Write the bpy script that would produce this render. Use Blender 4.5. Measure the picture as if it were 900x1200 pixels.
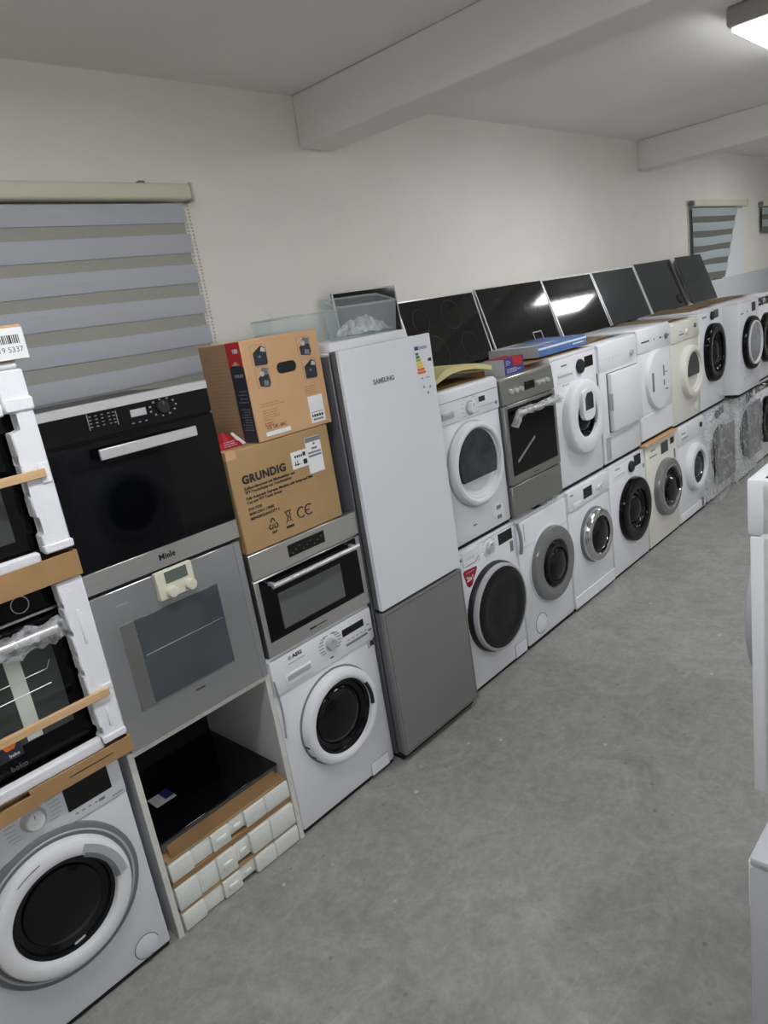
import bpy, bmesh, math, random
from mathutils import Vector, Matrix
random.seed(7)
PI = math.pi
for o in list(bpy.data.objects):
    bpy.data.objects.remove(o, do_unlink=True)
scene = bpy.context.scene
COL = scene.collection

# ------------------------------------------------------------------ camera
cd = bpy.data.cameras.new('camera'); cam = bpy.data.objects.new('camera', cd); COL.objects.link(cam)
cd.sensor_fit = 'VERTICAL'; cd.sensor_height = 36.0; cd.lens = 36.0 * 833.54 / 1200.0
cd.clip_start = 0.05; cd.clip_end = 60
yaw, pitch, roll = 0.785687, -0.271163, -0.160474
fw = Vector((math.sin(yaw)*math.cos(pitch), math.cos(yaw)*math.cos(pitch), math.sin(pitch)))
rt = Vector((math.cos(yaw), -math.sin(yaw), 0)); up = rt.cross(fw)
r2 = math.cos(roll)*rt + math.sin(roll)*up; u2 = -math.sin(roll)*rt + math.cos(roll)*up
cam.matrix_world = Matrix((( r2.x, u2.x, -fw.x, -1.45884), (r2.y, u2.y, -fw.y, -2.25501), (r2.z, u2.z, -fw.z, 2.11889), (0, 0, 0, 1)))
scene.camera = cam

# ------------------------------------------------------------------ world, exposure
w = bpy.data.worlds.new('room_air'); scene.world = w; w.use_nodes = True
w.node_tree.nodes['Background'].inputs[0].default_value = (0.9, 0.95, 1.0, 1)
w.node_tree.nodes['Background'].inputs[1].default_value = 0.25
vs = scene.view_settings
vs.view_transform = 'Standard'; vs.look = 'None'; vs.gamma = 1.0; vs.use_curve_mapping = False
vs.exposure = 1.68
LAMP_POWER = 10.5        # emission of the ceiling panels
LAMPS = [(2.63, -1.26), (-1.35, -1.26), (6.9, -1.26), (2.63, -3.9), (-1.35, -3.9), (6.9, -3.9)]

# ------------------------------------------------------------------ materials
def lin(c):
    return tuple(((v/255.0)/12.92 if v/255.0 <= 0.04045 else ((v/255.0+0.055)/1.055)**2.4) for v in c) + (1.0,)
def mat(name, rgb, rough=0.5, metal=0.0, noise=0.0, nscale=20.0, bump=0.0, bscale=60.0, spec=0.5, coat=0.0,
        trans=0.0, alpha=1.0, emit=0.0, ior=1.45, stretch=None, rvar=0.0):
    m = bpy.data.materials.new(name); m.use_nodes = True
    nt = m.node_tree; N = nt.nodes; L = nt.links; b = N['Principled BSDF']
    b.inputs['Base Color'].default_value = lin(rgb); b.inputs['Roughness'].default_value = rough
    b.inputs['Metallic'].default_value = metal; b.inputs['Specular IOR Level'].default_value = spec
    b.inputs['Coat Weight'].default_value = coat; b.inputs['Transmission Weight'].default_value = trans
    b.inputs['Alpha'].default_value = alpha; b.inputs['IOR'].default_value = ior
    if emit:
        b.inputs['Emission Color'].default_value = lin(rgb); b.inputs['Emission Strength'].default_value = emit
    if noise or bump or rvar:
        tc = N.new('ShaderNodeTexCoord'); mp = N.new('ShaderNodeMapping'); L.new(tc.outputs['Object'], mp.inputs[0])
        if stretch: mp.inputs['Scale'].default_value = stretch
    if noise:
        t = N.new('ShaderNodeTexNoise'); t.inputs['Scale'].default_value = nscale; t.inputs['Detail'].default_value = 5
        L.new(mp.outputs[0], t.inputs['Vector'])
        r = N.new('ShaderNodeMapRange'); r.inputs['From Min'].default_value = 0.3; r.inputs['From Max'].default_value = 0.7
        r.inputs['To Min'].default_value = 1.0-noise; r.inputs['To Max'].default_value = 1.0+noise*0.6
        L.new(t.outputs[0], r.inputs[0])
        mx = N.new('ShaderNodeVectorMath'); mx.operation = 'SCALE'; mx.inputs[0].default_value = lin(rgb)[:3]
        L.new(r.outputs[0], mx.inputs['Scale']); L.new(mx.outputs[0], b.inputs['Base Color'])
    if rvar:
        t3 = N.new('ShaderNodeTexNoise'); t3.inputs['Scale'].default_value = nscale; L.new(mp.outputs[0], t3.inputs['Vector'])
        r3 = N.new('ShaderNodeMapRange'); r3.inputs['To Min'].default_value = max(0.02, rough-rvar); r3.inputs['To Max'].default_value = rough+rvar
        L.new(t3.outputs[0], r3.inputs[0]); L.new(r3.outputs[0], b.inputs['Roughness'])
    if bump:
        t2 = N.new('ShaderNodeTexNoise'); t2.inputs['Scale'].default_value = bscale; t2.inputs['Detail'].default_value = 4
        L.new(mp.outputs[0], t2.inputs['Vector'])
        bp = N.new('ShaderNodeBump'); bp.inputs['Strength'].default_value = bump; bp.inputs['Distance'].default_value = 0.004
        L.new(t2.outputs[0], bp.inputs['Height']); L.new(bp.outputs[0], b.inputs['Normal'])
    return m
M = {}
M['enamel'] = mat('white_enamel', (232, 235, 242), 0.28, coat=0.2)
M['enamel_grey'] = mat('silver_white_enamel', (214, 219, 228), 0.35)
M['cream'] = mat('cream_enamel', (228, 228, 219), 0.32)
M['plastic'] = mat('white_plastic', (228, 230, 236), 0.4)
M['plastic_grey'] = mat('light_grey_plastic', (176, 179, 184), 0.45)
M['mid_grey'] = mat('mid_grey_plastic', (112, 114, 118), 0.4)
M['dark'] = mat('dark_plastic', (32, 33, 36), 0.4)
M['print'] = mat('grey_print', (120, 124, 132), 0.6)
M['print_dark'] = mat('dark_print', (44, 42, 44), 0.7)
M['print_light'] = mat('light_print', (188, 192, 198), 0.6)
M['black_glass'] = mat('black_glass', (7, 8, 10), 0.06, spec=0.28)
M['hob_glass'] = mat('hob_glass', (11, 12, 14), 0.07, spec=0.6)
M['hob_sheen'] = mat('hob_glass_painted_sheen', (56, 61, 66), 0.08, spec=0.8)  # grey base colour paints in the lit ceiling's reflection on the far hobs
M['door_glass'] = mat('dark_door_glass', (11, 13, 16), 0.07, spec=0.4)
M['smoke_glass'] = mat('smoky_door_glass', (58, 62, 68), 0.1, spec=0.7, noise=0.6, nscale=9)
M['oven_glass'] = mat('oven_window_glass', (78, 84, 92), 0.08, spec=0.6, noise=0.18, nscale=4)
M['oven_pane'] = mat('compact_oven_pane', (100, 102, 104), 0.2, spec=0.5, noise=0.1, nscale=3)
M['window_glass'] = mat('green_grey_oven_glass', (62, 68, 66), 0.08, spec=0.6, noise=0.25, nscale=5)
M['display'] = mat('display_black', (12, 13, 15), 0.15)
M['lcd'] = mat('grey_lcd', (96, 108, 100), 0.25)
M['steel'] = mat('brushed_steel', (204, 203, 201), 0.34, metal=0.9, noise=0.08, nscale=6, stretch=(2, 2, 60), rvar=0.05)
M['steel_dark'] = mat('dark_brushed_steel', (158, 159, 156), 0.36, metal=0.85, noise=0.08, nscale=6, stretch=(2, 2, 60))
M['steel_glass'] = mat('grey_mirror_steel', (186, 188, 190), 0.22, metal=0.75)
M['ring_grey'] = mat('grey_ring_plastic', (134, 136, 137), 0.22, metal=0.35)
M['chrome'] = mat('chrome', (205, 207, 210), 0.12, metal=1.0)
M['alu'] = mat('aluminium', (222, 222, 226), 0.3, metal=0.7)
M['satin_grey'] = mat('satin_grey_door', (126, 127, 127), 0.42, spec=0.4, noise=0.03, nscale=8)
M['fridge_white'] = mat('fridge_white_door', (228, 233, 242), 0.32)
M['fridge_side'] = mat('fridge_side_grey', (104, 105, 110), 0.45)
M['gasket'] = mat('dark_gasket', (58, 58, 62), 0.6)
M['cardboard'] = mat('cardboard', (172, 138, 98), 0.85, noise=0.12, nscale=7, spec=0.2, bump=0.08, bscale=25)
M['cardboard_light'] = mat('cardboard_light', (206, 166, 126), 0.8, noise=0.05, nscale=6, spec=0.2)
M['cardboard_side'] = mat('cardboard_side', (158, 128, 104), 0.85, noise=0.06, nscale=6, spec=0.2)
M['grundig_board'] = mat('kraft_board', (176, 146, 106), 0.85, noise=0.08, nscale=6, spec=0.2)
M['kraft_sheet'] = mat('faded_cardboard', (186, 166, 136), 0.85, noise=0.1, nscale=5, spec=0.2)
M['foam'] = mat('white_foam', (238, 240, 248), 0.8, bump=0.5, bscale=180, spec=0.2)
M['foam_old'] = mat('packing_foam', (226, 230, 226), 0.8, bump=0.7, bscale=150, noise=0.05, nscale=12, spec=0.2)
M['foam_yellow'] = mat('yellow_foam', (214, 206, 150), 0.9, bump=0.3, bscale=120, spec=0.1)
M['wood'] = mat('pale_wood', (214, 180, 138), 0.7, noise=0.15, nscale=6, stretch=(1, 30, 30), spec=0.2)
M['paper'] = mat('white_paper', (234, 236, 238), 0.7)
M['red'] = mat('red_print', (178, 34, 44), 0.5)
M['crimson'] = mat('crimson_print', (160, 16, 52), 0.4)
M['navy'] = mat('navy_print', (42, 46, 58), 0.5, noise=0.1)
M['blue'] = mat('blue_carton', (44, 104, 176), 0.35)
M['indigo'] = mat('indigo_carton', (52, 58, 128), 0.4)
M['green'] = mat('green_print', (40, 140, 70), 0.6)
M['lime'] = mat('lime_print', (150, 190, 60), 0.6)
M['yellow'] = mat('yellow_print', (240, 200, 60), 0.6)
M['orange'] = mat('orange_print', (226, 116, 50), 0.6)
M['cabinet'] = mat('white_laminate', (206, 208, 210), 0.5)
M['edge'] = mat('worn_laminate_edge', (216, 216, 210), 0.6, noise=0.1, nscale=30)
M['blind_band'] = mat('blue_grey_blind_fabric', (182, 186, 196), 0.9, noise=0.03, nscale=40, stretch=(30, 1, 1), spec=0.1)
M['blind_mesh'] = mat('sheer_blind_fabric', (166, 167, 159), 0.9, noise=0.08, nscale=60, stretch=(1, 1, 8), spec=0.1)
M['blind_rail'] = mat('cream_rail', (216, 214, 196), 0.5)
M['blind_pale'] = mat('pale_blind_band', (172, 182, 184), 0.9, spec=0.1)
M['blind_shade'] = mat('grey_sheer_band', (116, 116, 110), 0.9, spec=0.1)
M['rubber'] = mat('black_rubber', (20, 20, 21), 0.7)
M['mottled'] = mat('mottled_grey_wrap', (104, 106, 104), 0.3, noise=0.75, nscale=14)
M['mottled2'] = mat('streaked_grey_wrap', (112, 112, 122), 0.3, noise=0.7, nscale=9, stretch=(3, 1, 0.6))
M['hose'] = mat('grey_hose', (150, 152, 156), 0.5)
M['laundry_grey'] = mat('grey_cabinet_side', (196, 198, 208), 0.4)
M['panel_grey'] = mat('grey_white_panel', (196, 200, 208), 0.5)
M['tape'] = mat('clear_tape', (206, 214, 206), 0.35)
M['lamp_body'] = mat('lamp_housing', (176, 170, 164), 0.5)
M['diffuser'] = mat('lamp_diffuser', (250, 251, 253), 0.5, emit=LAMP_POWER)

def film_mat(name, opacity=0.25, tint=(235, 238, 242), dark=False):
    m = bpy.data.materials.new(name); m.use_nodes = True; nt = m.node_tree; N = nt.nodes; L = nt.links
    b = N['Principled BSDF']; b.inputs['Base Color'].default_value = lin(tint); b.inputs['Roughness'].default_value = 0.18
    out = N['Material Output']; tr = N.new('ShaderNodeBsdfTransparent'); mx = N.new('ShaderNodeMixShader')
    tc = N.new('ShaderNodeTexCoord'); t = N.new('ShaderNodeTexNoise'); t.inputs['Scale'].default_value = 14; t.inputs['Detail'].default_value = 6
    t.inputs['Distortion'].default_value = 1.5
    L.new(tc.outputs['Object'], t.inputs['Vector'])
    r = N.new('ShaderNodeMapRange'); r.inputs['From Min'].default_value = 0.35; r.inputs['From Max'].default_value = 0.7
    r.inputs['To Min'].default_value = opacity*0.4; r.inputs['To Max'].default_value = min(1, opacity*2.0)
    L.new(t.outputs[0], r.inputs[0]); L.new(r.outputs[0], mx.inputs[0]); L.new(tr.outputs[0], mx.inputs[1]); L.new(b.outputs[0], mx.inputs[2])
    t2 = N.new('ShaderNodeTexNoise'); t2.inputs['Scale'].default_value = 30; t2.inputs['Detail'].default_value = 4; L.new(tc.outputs['Object'], t2.inputs['Vector'])
    bp = N.new('ShaderNodeBump'); bp.inputs['Strength'].default_value = 0.9; bp.inputs['Distance'].default_value = 0.02
    L.new(t2.outputs[0], bp.inputs['Height']); L.new(bp.outputs[0], b.inputs['Normal'])
    L.new(mx.outputs[0], out.inputs['Surface'])
    return m
M['film'] = film_mat('clear_plastic_film', 0.28)
M['bag'] = film_mat('white_plastic_bag', 0.55, (245, 248, 250))
M['film_light'] = film_mat('thin_shrink_film', 0.07)
M['film_thick'] = film_mat('bubble_film', 0.30, (225, 228, 230))
def acrylic():
    m = bpy.data.materials.new('clear_acrylic'); m.use_nodes = True; nt = m.node_tree; N = nt.nodes; L = nt.links
    b = N['Principled BSDF']; b.inputs['Base Color'].default_value = lin((225, 236, 238)); b.inputs['Roughness'].default_value = 0.06
    tr = N.new('ShaderNodeBsdfTransparent'); tr.inputs[0].default_value = (0.93, 0.96, 0.96, 1)
    fr = N.new('ShaderNodeLayerWeight'); fr.inputs[0].default_value = 0.25
    r = N.new('ShaderNodeMapRange'); r.inputs['To Min'].default_value = 0.10; r.inputs['To Max'].default_value = 0.75; L.new(fr.outputs['Facing'], r.inputs[0])
    mx = N.new('ShaderNodeMixShader'); L.new(r.outputs[0], mx.inputs[0]); L.new(tr.outputs[0], mx.inputs[1]); L.new(b.outputs[0], mx.inputs[2])
    L.new(mx.outputs[0], N['Material Output'].inputs['Surface']); return m
M['acrylic'] = acrylic()

def floor_mat():
    m = bpy.data.materials.new('worn_concrete'); m.use_nodes = True; nt = m.node_tree; N = nt.nodes; L = nt.links
    b = N['Principled BSDF']; tc = N.new('ShaderNodeTexCoord')
    def noise(s, d=6, dist=0.0, rough=0.6):
        t = N.new('ShaderNodeTexNoise'); t.inputs['Scale'].default_value = s; t.inputs['Detail'].default_value = d
        t.inputs['Distortion'].default_value = dist; t.inputs['Roughness'].default_value = rough
        L.new(tc.outputs['Object'], t.inputs['Vector']); return t
    def ramp(src, a, bb, ca, cb):
        r = N.new('ShaderNodeValToRGB'); r.color_ramp.elements[0].position = a; r.color_ramp.elements[1].position = bb
        r.color_ramp.elements[0].color = lin(ca); r.color_ramp.elements[1].color = lin(cb); L.new(src, r.inputs[0]); return r
    def mix(a, bcol, f, mode='MIX'):
        x = N.new('ShaderNodeMix'); x.data_type = 'RGBA'; x.blend_type = mode
        if isinstance(f, float): x.inputs[0].default_value = f
        else: L.new(f, x.inputs[0])
        L.new(a, x.inputs[6])
        if isinstance(bcol, tuple): x.inputs[7].default_value = bcol
        else: L.new(bcol, x.inputs[7])
        return x.outputs[2]
    c1 = ramp(noise(0.7, 6, 0.9).outputs[0], 0.34, 0.66, (126, 123, 118), (160, 160, 156))
    c2 = ramp(noise(4.0, 10, 1.4, 0.72).outputs[0], 0.34, 0.68, (106, 105, 102), (174, 174, 170))
    col = mix(c1.outputs[0], c2.outputs[0], 0.48)
    c3 = ramp(noise(26, 9, 0.5, 0.8).outputs[0], 0.34, 0.68, (92, 91, 88), (184, 184, 180))
    col = mix(col, c3.outputs[0], 0.26)
    # trowel streaks
    mp = N.new('ShaderNodeMapping'); mp.inputs['Scale'].default_value = (1.2, 14, 1); mp.inputs['Rotation'].default_value = (0, 0, 0.5)
    L.new(tc.outputs['Object'], mp.inputs[0])
    tn = N.new('ShaderNodeTexNoise'); tn.inputs['Scale'].default_value = 3; tn.inputs['Detail'].default_value = 8; L.new(mp.outputs[0], tn.inputs['Vector'])
    c4 = ramp(tn.outputs[0], 0.60, 0.80, (0, 0, 0), (130, 130, 130))
    col = mix(col, lin((196, 196, 192)), c4.outputs[0])
    # whitish scuffs
    sc = ramp(noise(2.3, 9, 2.2, 0.75).outputs[0], 0.60, 0.72, (0, 0, 0), (150, 150, 150))
    col = mix(col, lin((186, 186, 182)), sc.outputs[0])
    # dark stains
    st = ramp(noise(3.7, 7, 1.2, 0.7).outputs[0], 0.58, 0.74, (0, 0, 0), (150, 150, 150))
    col = mix(col, lin((88, 86, 84)), st.outputs[0])
    # specks
    vo = N.new('ShaderNodeTexVoronoi'); vo.inputs['Scale'].default_value = 9; L.new(tc.outputs['Object'], vo.inputs['Vector'])
    sp = ramp(vo.outputs['Distance'], 0.05, 0.10, (255, 255, 255), (0, 0, 0))
    wn = ramp(vo.outputs['Color'], 0.66, 0.68, (0, 0, 0), (190, 190, 190))
    ml = N.new('ShaderNodeMath'); ml.operation = 'MULTIPLY'; L.new(sp.outputs[0], ml.inputs[0]); L.new(wn.outputs[0], ml.inputs[1])
    col = mix(col, lin((226, 224, 216)), ml.outputs[0])
    vo2 = N.new('ShaderNodeTexVoronoi'); vo2.inputs['Scale'].default_value = 13; L.new(tc.outputs['Object'], vo2.inputs['Vector'])
    sp2 = ramp(vo2.outputs['Distance'], 0.06, 0.14, (255, 255, 255), (0, 0, 0))
    wn2 = ramp(vo2.outputs['Color'], 0.62, 0.64, (0, 0, 0), (170, 170, 170))
    ml2 = N.new('ShaderNodeMath'); ml2.operation = 'MULTIPLY'; L.new(sp2.outputs[0], ml2.inputs[0]); L.new(wn2.outputs[0], ml2.inputs[1])
    col = mix(col, lin((74, 72, 70)), ml2.outputs[0])
    L.new(col, b.inputs['Base Color'])
    rr = N.new('ShaderNodeMapRange'); rr.inputs['To Min'].default_value = 0.42; rr.inputs['To Max'].default_value = 0.72
    L.new(noise(5, 6).outputs[0], rr.inputs[0]); L.new(rr.outputs[0], b.inputs['Roughness'])
    bp = N.new('ShaderNodeBump'); bp.inputs['Strength'].default_value = 0.15; bp.inputs['Distance'].default_value = 0.004
    L.new(noise(60, 6).outputs[0], bp.inputs['Height']); L.new(bp.outputs[0], b.inputs['Normal'])
    return m
M['floor'] = floor_mat()
M['wall'] = mat('off_white_paint', (236, 234, 226), 0.75, noise=0.025, nscale=3, bump=0.06, bscale=90, spec=0.3)
M['ceiling'] = mat('ceiling_paint', (240, 238, 234), 0.85, noise=0.02, nscale=2, bump=0.05, bscale=60, spec=0.2)

# ------------------------------------------------------------------ mesh helpers
def newbm(): return bmesh.new()
def merge(bm, t):
    me = bpy.data.meshes.new('tmp'); t.to_mesh(me); t.free(); bm.from_mesh(me); bpy.data.meshes.remove(me); return bm
def rbox(x0, x1, y0, y1, z0, z1, r=0.0, seg=2, bm=None, edges=None):
    t = bmesh.new()
    vs_ = [t.verts.new(p) for p in ((x0, y0, z0), (x1, y0, z0), (x1, y1, z0), (x0, y1, z0), (x0, y0, z1), (x1, y0, z1), (x1, y1, z1), (x0, y1, z1))]
    for f in ((0, 3, 2, 1), (4, 5, 6, 7), (0, 1, 5, 4), (1, 2, 6, 5), (2, 3, 7, 6), (3, 0, 4, 7)):
        t.faces.new([vs_[i] for i in f])
    if r > 0:
        es = [e for e in t.edges if edges is None or edges(e)]
        bmesh.ops.bevel(t, geom=es, offset=r, segments=seg, affect='EDGES', profile=0.5)
    if bm is None: return t
    return merge(bm, t)
def lathe(cx, cz, prof, n=44, ex=1.0, ez=1.0, sup=2.0, bm=None, cy=0.0, zfun=None):
    """revolve (radius, y) pairs about the y axis through (cx, cz)"""
    t = bmesh.new(); rings = []
    for (r, y) in prof:
        if r <= 1e-6: rings.append([t.verts.new((cx, cy+y, cz))]); continue
        ring = []
        for i in range(n):
            a = 2*PI*i/n; c, s = math.cos(a), math.sin(a)
            if sup != 2.0:
                c = math.copysign(abs(c)**(2/sup), c); s = math.copysign(abs(s)**(2/sup), s)
            ring.append(t.verts.new((cx+r*ex*c, cy+y, cz+r*ez*s)))
        rings.append(ring)
    for a, b in zip(rings, rings[1:]):
        if len(a) == 1 and len(b) == 1: continue
        for i in range(n):
            j = (i+1) % n
            if len(a) == 1: t.faces.new((a[0], b[i], b[j]))
            elif len(b) == 1: t.faces.new((a[i], b[0], a[j]))
            else: t.faces.new((a[i], b[i], b[j], a[j]))
    if bm is None: return t
    return merge(bm, t)
def prism(pts, y0, y1, bm=None, r=0.0):
    """polygon in the xz plane extruded from y0 to y1"""
    t = bmesh.new(); n = len(pts)
    a = [t.verts.new((p[0], y0, p[1])) for p in pts]; b = [t.verts.new((p[0], y1, p[1])) for p in pts]
    t.faces.new(a); t.faces.new(b[::-1])
    for i in range(n): t.faces.new((a[i], b[i], b[(i+1) % n], a[(i+1) % n]))
    if r: bmesh.ops.bevel(t, geom=list(t.edges), offset=r, segments=1, affect='EDGES')
    if bm is None: return t
    return merge(bm, t)
def ring_prism(po, pi_, y0, y1, bm=None):
    """closed frame between two outlines with equally many points, from y0 (front) to y1"""
    t = bmesh.new(); n = len(po)
    A = [t.verts.new((p[0], y0, p[1])) for p in po]; B = [t.verts.new((p[0], y0, p[1])) for p in pi_]
    C = [t.verts.new((p[0], y1, p[1])) for p in po]; D = [t.verts.new((p[0], y1, p[1])) for p in pi_]
    for i in range(n):
        j = (i+1) % n
        t.faces.new((A[i], A[j], B[j], B[i])); t.faces.new((C[i], D[i], D[j], C[j]))
        t.faces.new((A[i], C[i], C[j], A[j])); t.faces.new((B[i], B[j], D[j], D[i]))
    if bm is None: return t
    return merge(bm, t)
def rect_pts(x0, x1, z0, z1): return [(x0, z0), (x1, z0), (x1, z1), (x0, z1)]
def rrect(x0, x1, z0, z1, r, n=5):
    out = []
    for cx, cz, a0 in ((x1-r, z0+r, -PI/2), (x1-r, z1-r, 0), (x0+r, z1-r, PI/2), (x0+r, z0+r, PI)):
        for k in range(n+1):
            a = a0+PI/2*k/n; out.append((cx+r*math.cos(a), cz+r*math.sin(a)))
    return out
def tube(pts, r, n=8, bm=None, cap=True, rfun=None):
    t = bmesh.new(); pts = [Vector(p) for p in pts]; rings = []; prev = None
    for i, p in enumerate(pts):
        d = (pts[min(i+1, len(pts)-1)]-pts[max(i-1, 0)]).normalized()
        if prev is None:
            a = d.orthogonal().normalized()
        else:
            a = (prev-d*prev.dot(d)).normalized()
        prev = a; b = d.cross(a); rr = r if rfun is None else rfun(i/(len(pts)-1))
        rings.append([t.verts.new(p+a*rr*math.cos(2*PI*k/n)+b*rr*math.sin(2*PI*k/n)) for k in range(n)])
    for A, B in zip(rings, rings[1:]):
        for k in range(n): t.faces.new((A[k], A[(k+1) % n], B[(k+1) % n], B[k]))
    if cap: t.faces.new(rings[0][::-1]); t.faces.new(rings[-1])
    if bm is None: return t
    return merge(bm, t)
def arc(cx, cz, r, a0, a1, y, n=16): return [(cx+r*math.cos(a0+(a1-a0)*k/n), y, cz+r*math.sin(a0+(a1-a0)*k/n)) for k in range(n+1)]
def finish(name, bm, material, parent=None, smooth=True, ang=38):
    bmesh.ops.recalc_face_normals(bm, faces=list(bm.faces))
    me = bpy.data.meshes.new(name); bm.to_mesh(me); bm.free()
    if smooth:
        me.polygons.foreach_set('use_smooth', [True]*len(me.polygons)); me.set_sharp_from_angle(angle=math.radians(ang))
    m = M[material] if isinstance(material, str) else material
    me.materials.append(m)
    o = bpy.data.objects.new(name, me); COL.objects.link(o)
    if parent is not None: o.parent = parent
    return o
def tag(o, label=None, cat=None, group=None, kind=None):
    if label: o['label'] = label
    if cat: o['category'] = cat
    if group: o['group'] = group
    if kind: o['kind'] = kind
    return o
def thing(name, label, cat, loc=(0, 0, 0), rotz=0.0, group=None):
    o = bpy.data.objects.new(name, None); COL.objects.link(o); o.empty_display_size = 0.1
    o.location = loc; o.rotation_euler = (0, 0, rotz)
    return tag(o, label, cat, group)
def struct(name, bm, m, parent=None, label=None):
    o = finish(name, bm, m, parent)
    if parent is None: o['kind'] = 'structure'
    if label: o['label'] = label
    return o
def box(name, x0, x1, y0, y1, z0, z1, material, parent=None, r=0.0, seg=2, label=None):
    o = finish(name, rbox(x0, x1, y0, y1, z0, z1, r, seg), material, parent)
    if label: o['label'] = label
    return o
def text(name, s, x, z, size, y, material, parent, align='LEFT', bold=0.0, sx=1.0, space=1.0):
    cu = bpy.data.curves.new('t', 'FONT'); cu.body = s; cu.size = size; cu.extrude = 0.0004; cu.align_x = align
    cu.space_character = space; cu.offset = bold; cu.resolution_u = 3
    ob = bpy.data.objects.new('t', cu); COL.objects.link(ob)
    me = bpy.data.meshes.new_from_object(ob); bpy.data.objects.remove(ob, do_unlink=True); bpy.data.curves.remove(cu)
    me.transform(Matrix(((sx, 0, 0, x), (0, 0, -1, y), (0, 1, 0, z), (0, 0, 0, 1))))
    me.name = name; me.materials.clear(); me.materials.append(M[material])
    o = bpy.data.objects.new(name, me); COL.objects.link(o); o.parent = parent
    return o
def dashes(name, rects, y, material, parent):
    """flat printed marks (x0, x1, z0, z1) joined into one print"""
    bm = newbm()
    for (a, b, c, d) in rects: rbox(a, b, y-0.0005, y+0.0005, c, d, bm=bm)
    o = finish(name, bm, material, parent, smooth=False); o['kind'] = 'stuff'; return o
def fake_lines(x0, x1, z, n, dz, h=0.004, seed=0):
    """word-like rows for print too small to read"""
    R = random.Random(seed); out = []
    for k in range(n):
        x = x0; e = x0+(x1-x0)*R.uniform(0.6, 1.0)
        while x < e:
            wl = R.uniform(0.006, 0.026); out.append((x, min(x+wl, e), z-k*dz, z-k*dz+h)); x += wl+0.004
    return out
# ------------------------------------------------------------------ the room
WY = 0.72; CZ = 3.24; X0, X1, Y0 = -4.2, 12.5, -5.4
struct('floor', rbox(X0, X1, Y0, WY, -0.12, 0.0), 'floor')
struct('ceiling', rbox(X0, X1, Y0, WY, CZ, CZ+0.12), 'ceiling')
struct('wall_back', rbox(X0, X1, WY, WY+0.15, -0.12, CZ+0.12), 'wall')
struct('wall_left', rbox(X0-0.15, X0, Y0, WY+0.15, -0.12, CZ+0.12), 'wall')
struct('wall_right', rbox(X1, X1+0.15, Y0, WY+0.15, -0.12, CZ+0.12), 'wall')
struct('wall_front', rbox(X0-0.15, X1+0.15, Y0-0.15, Y0, -0.12, CZ+0.12), 'wall')
for i, (a, b) in enumerate(((1.335, 1.585), (5.48, 5.74))):
    struct('trim_%d' % (i+1), rbox(a, b, Y0, WY, 2.99, CZ, 0.006, 1), 'ceiling', label='painted concrete ceiling beam')

# ceiling lamps
for i, (lx, ly) in enumerate(LAMPS):
    lab = ('white rectangular ceiling light cut off at the top right corner', 'ceiling light above the ovens end of the room', 'ceiling light beyond the second beam',
           'ceiling light over the opposite row', 'ceiling light behind the camera', 'ceiling light at the far opposite side')[i]
    t = thing('ceiling_light', lab, 'ceiling light', (lx, ly, CZ), 0, 'ceiling lights')
    finish('housing', rbox(0, 1.22, 0, 0.30, -0.09, 0, 0.02, 3), 'lamp_body', t)
    finish('diffuser', rbox(0.035, 1.185, 0.02, 0.28, -0.106, -0.085, 0.006, 2), 'diffuser', t)

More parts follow.
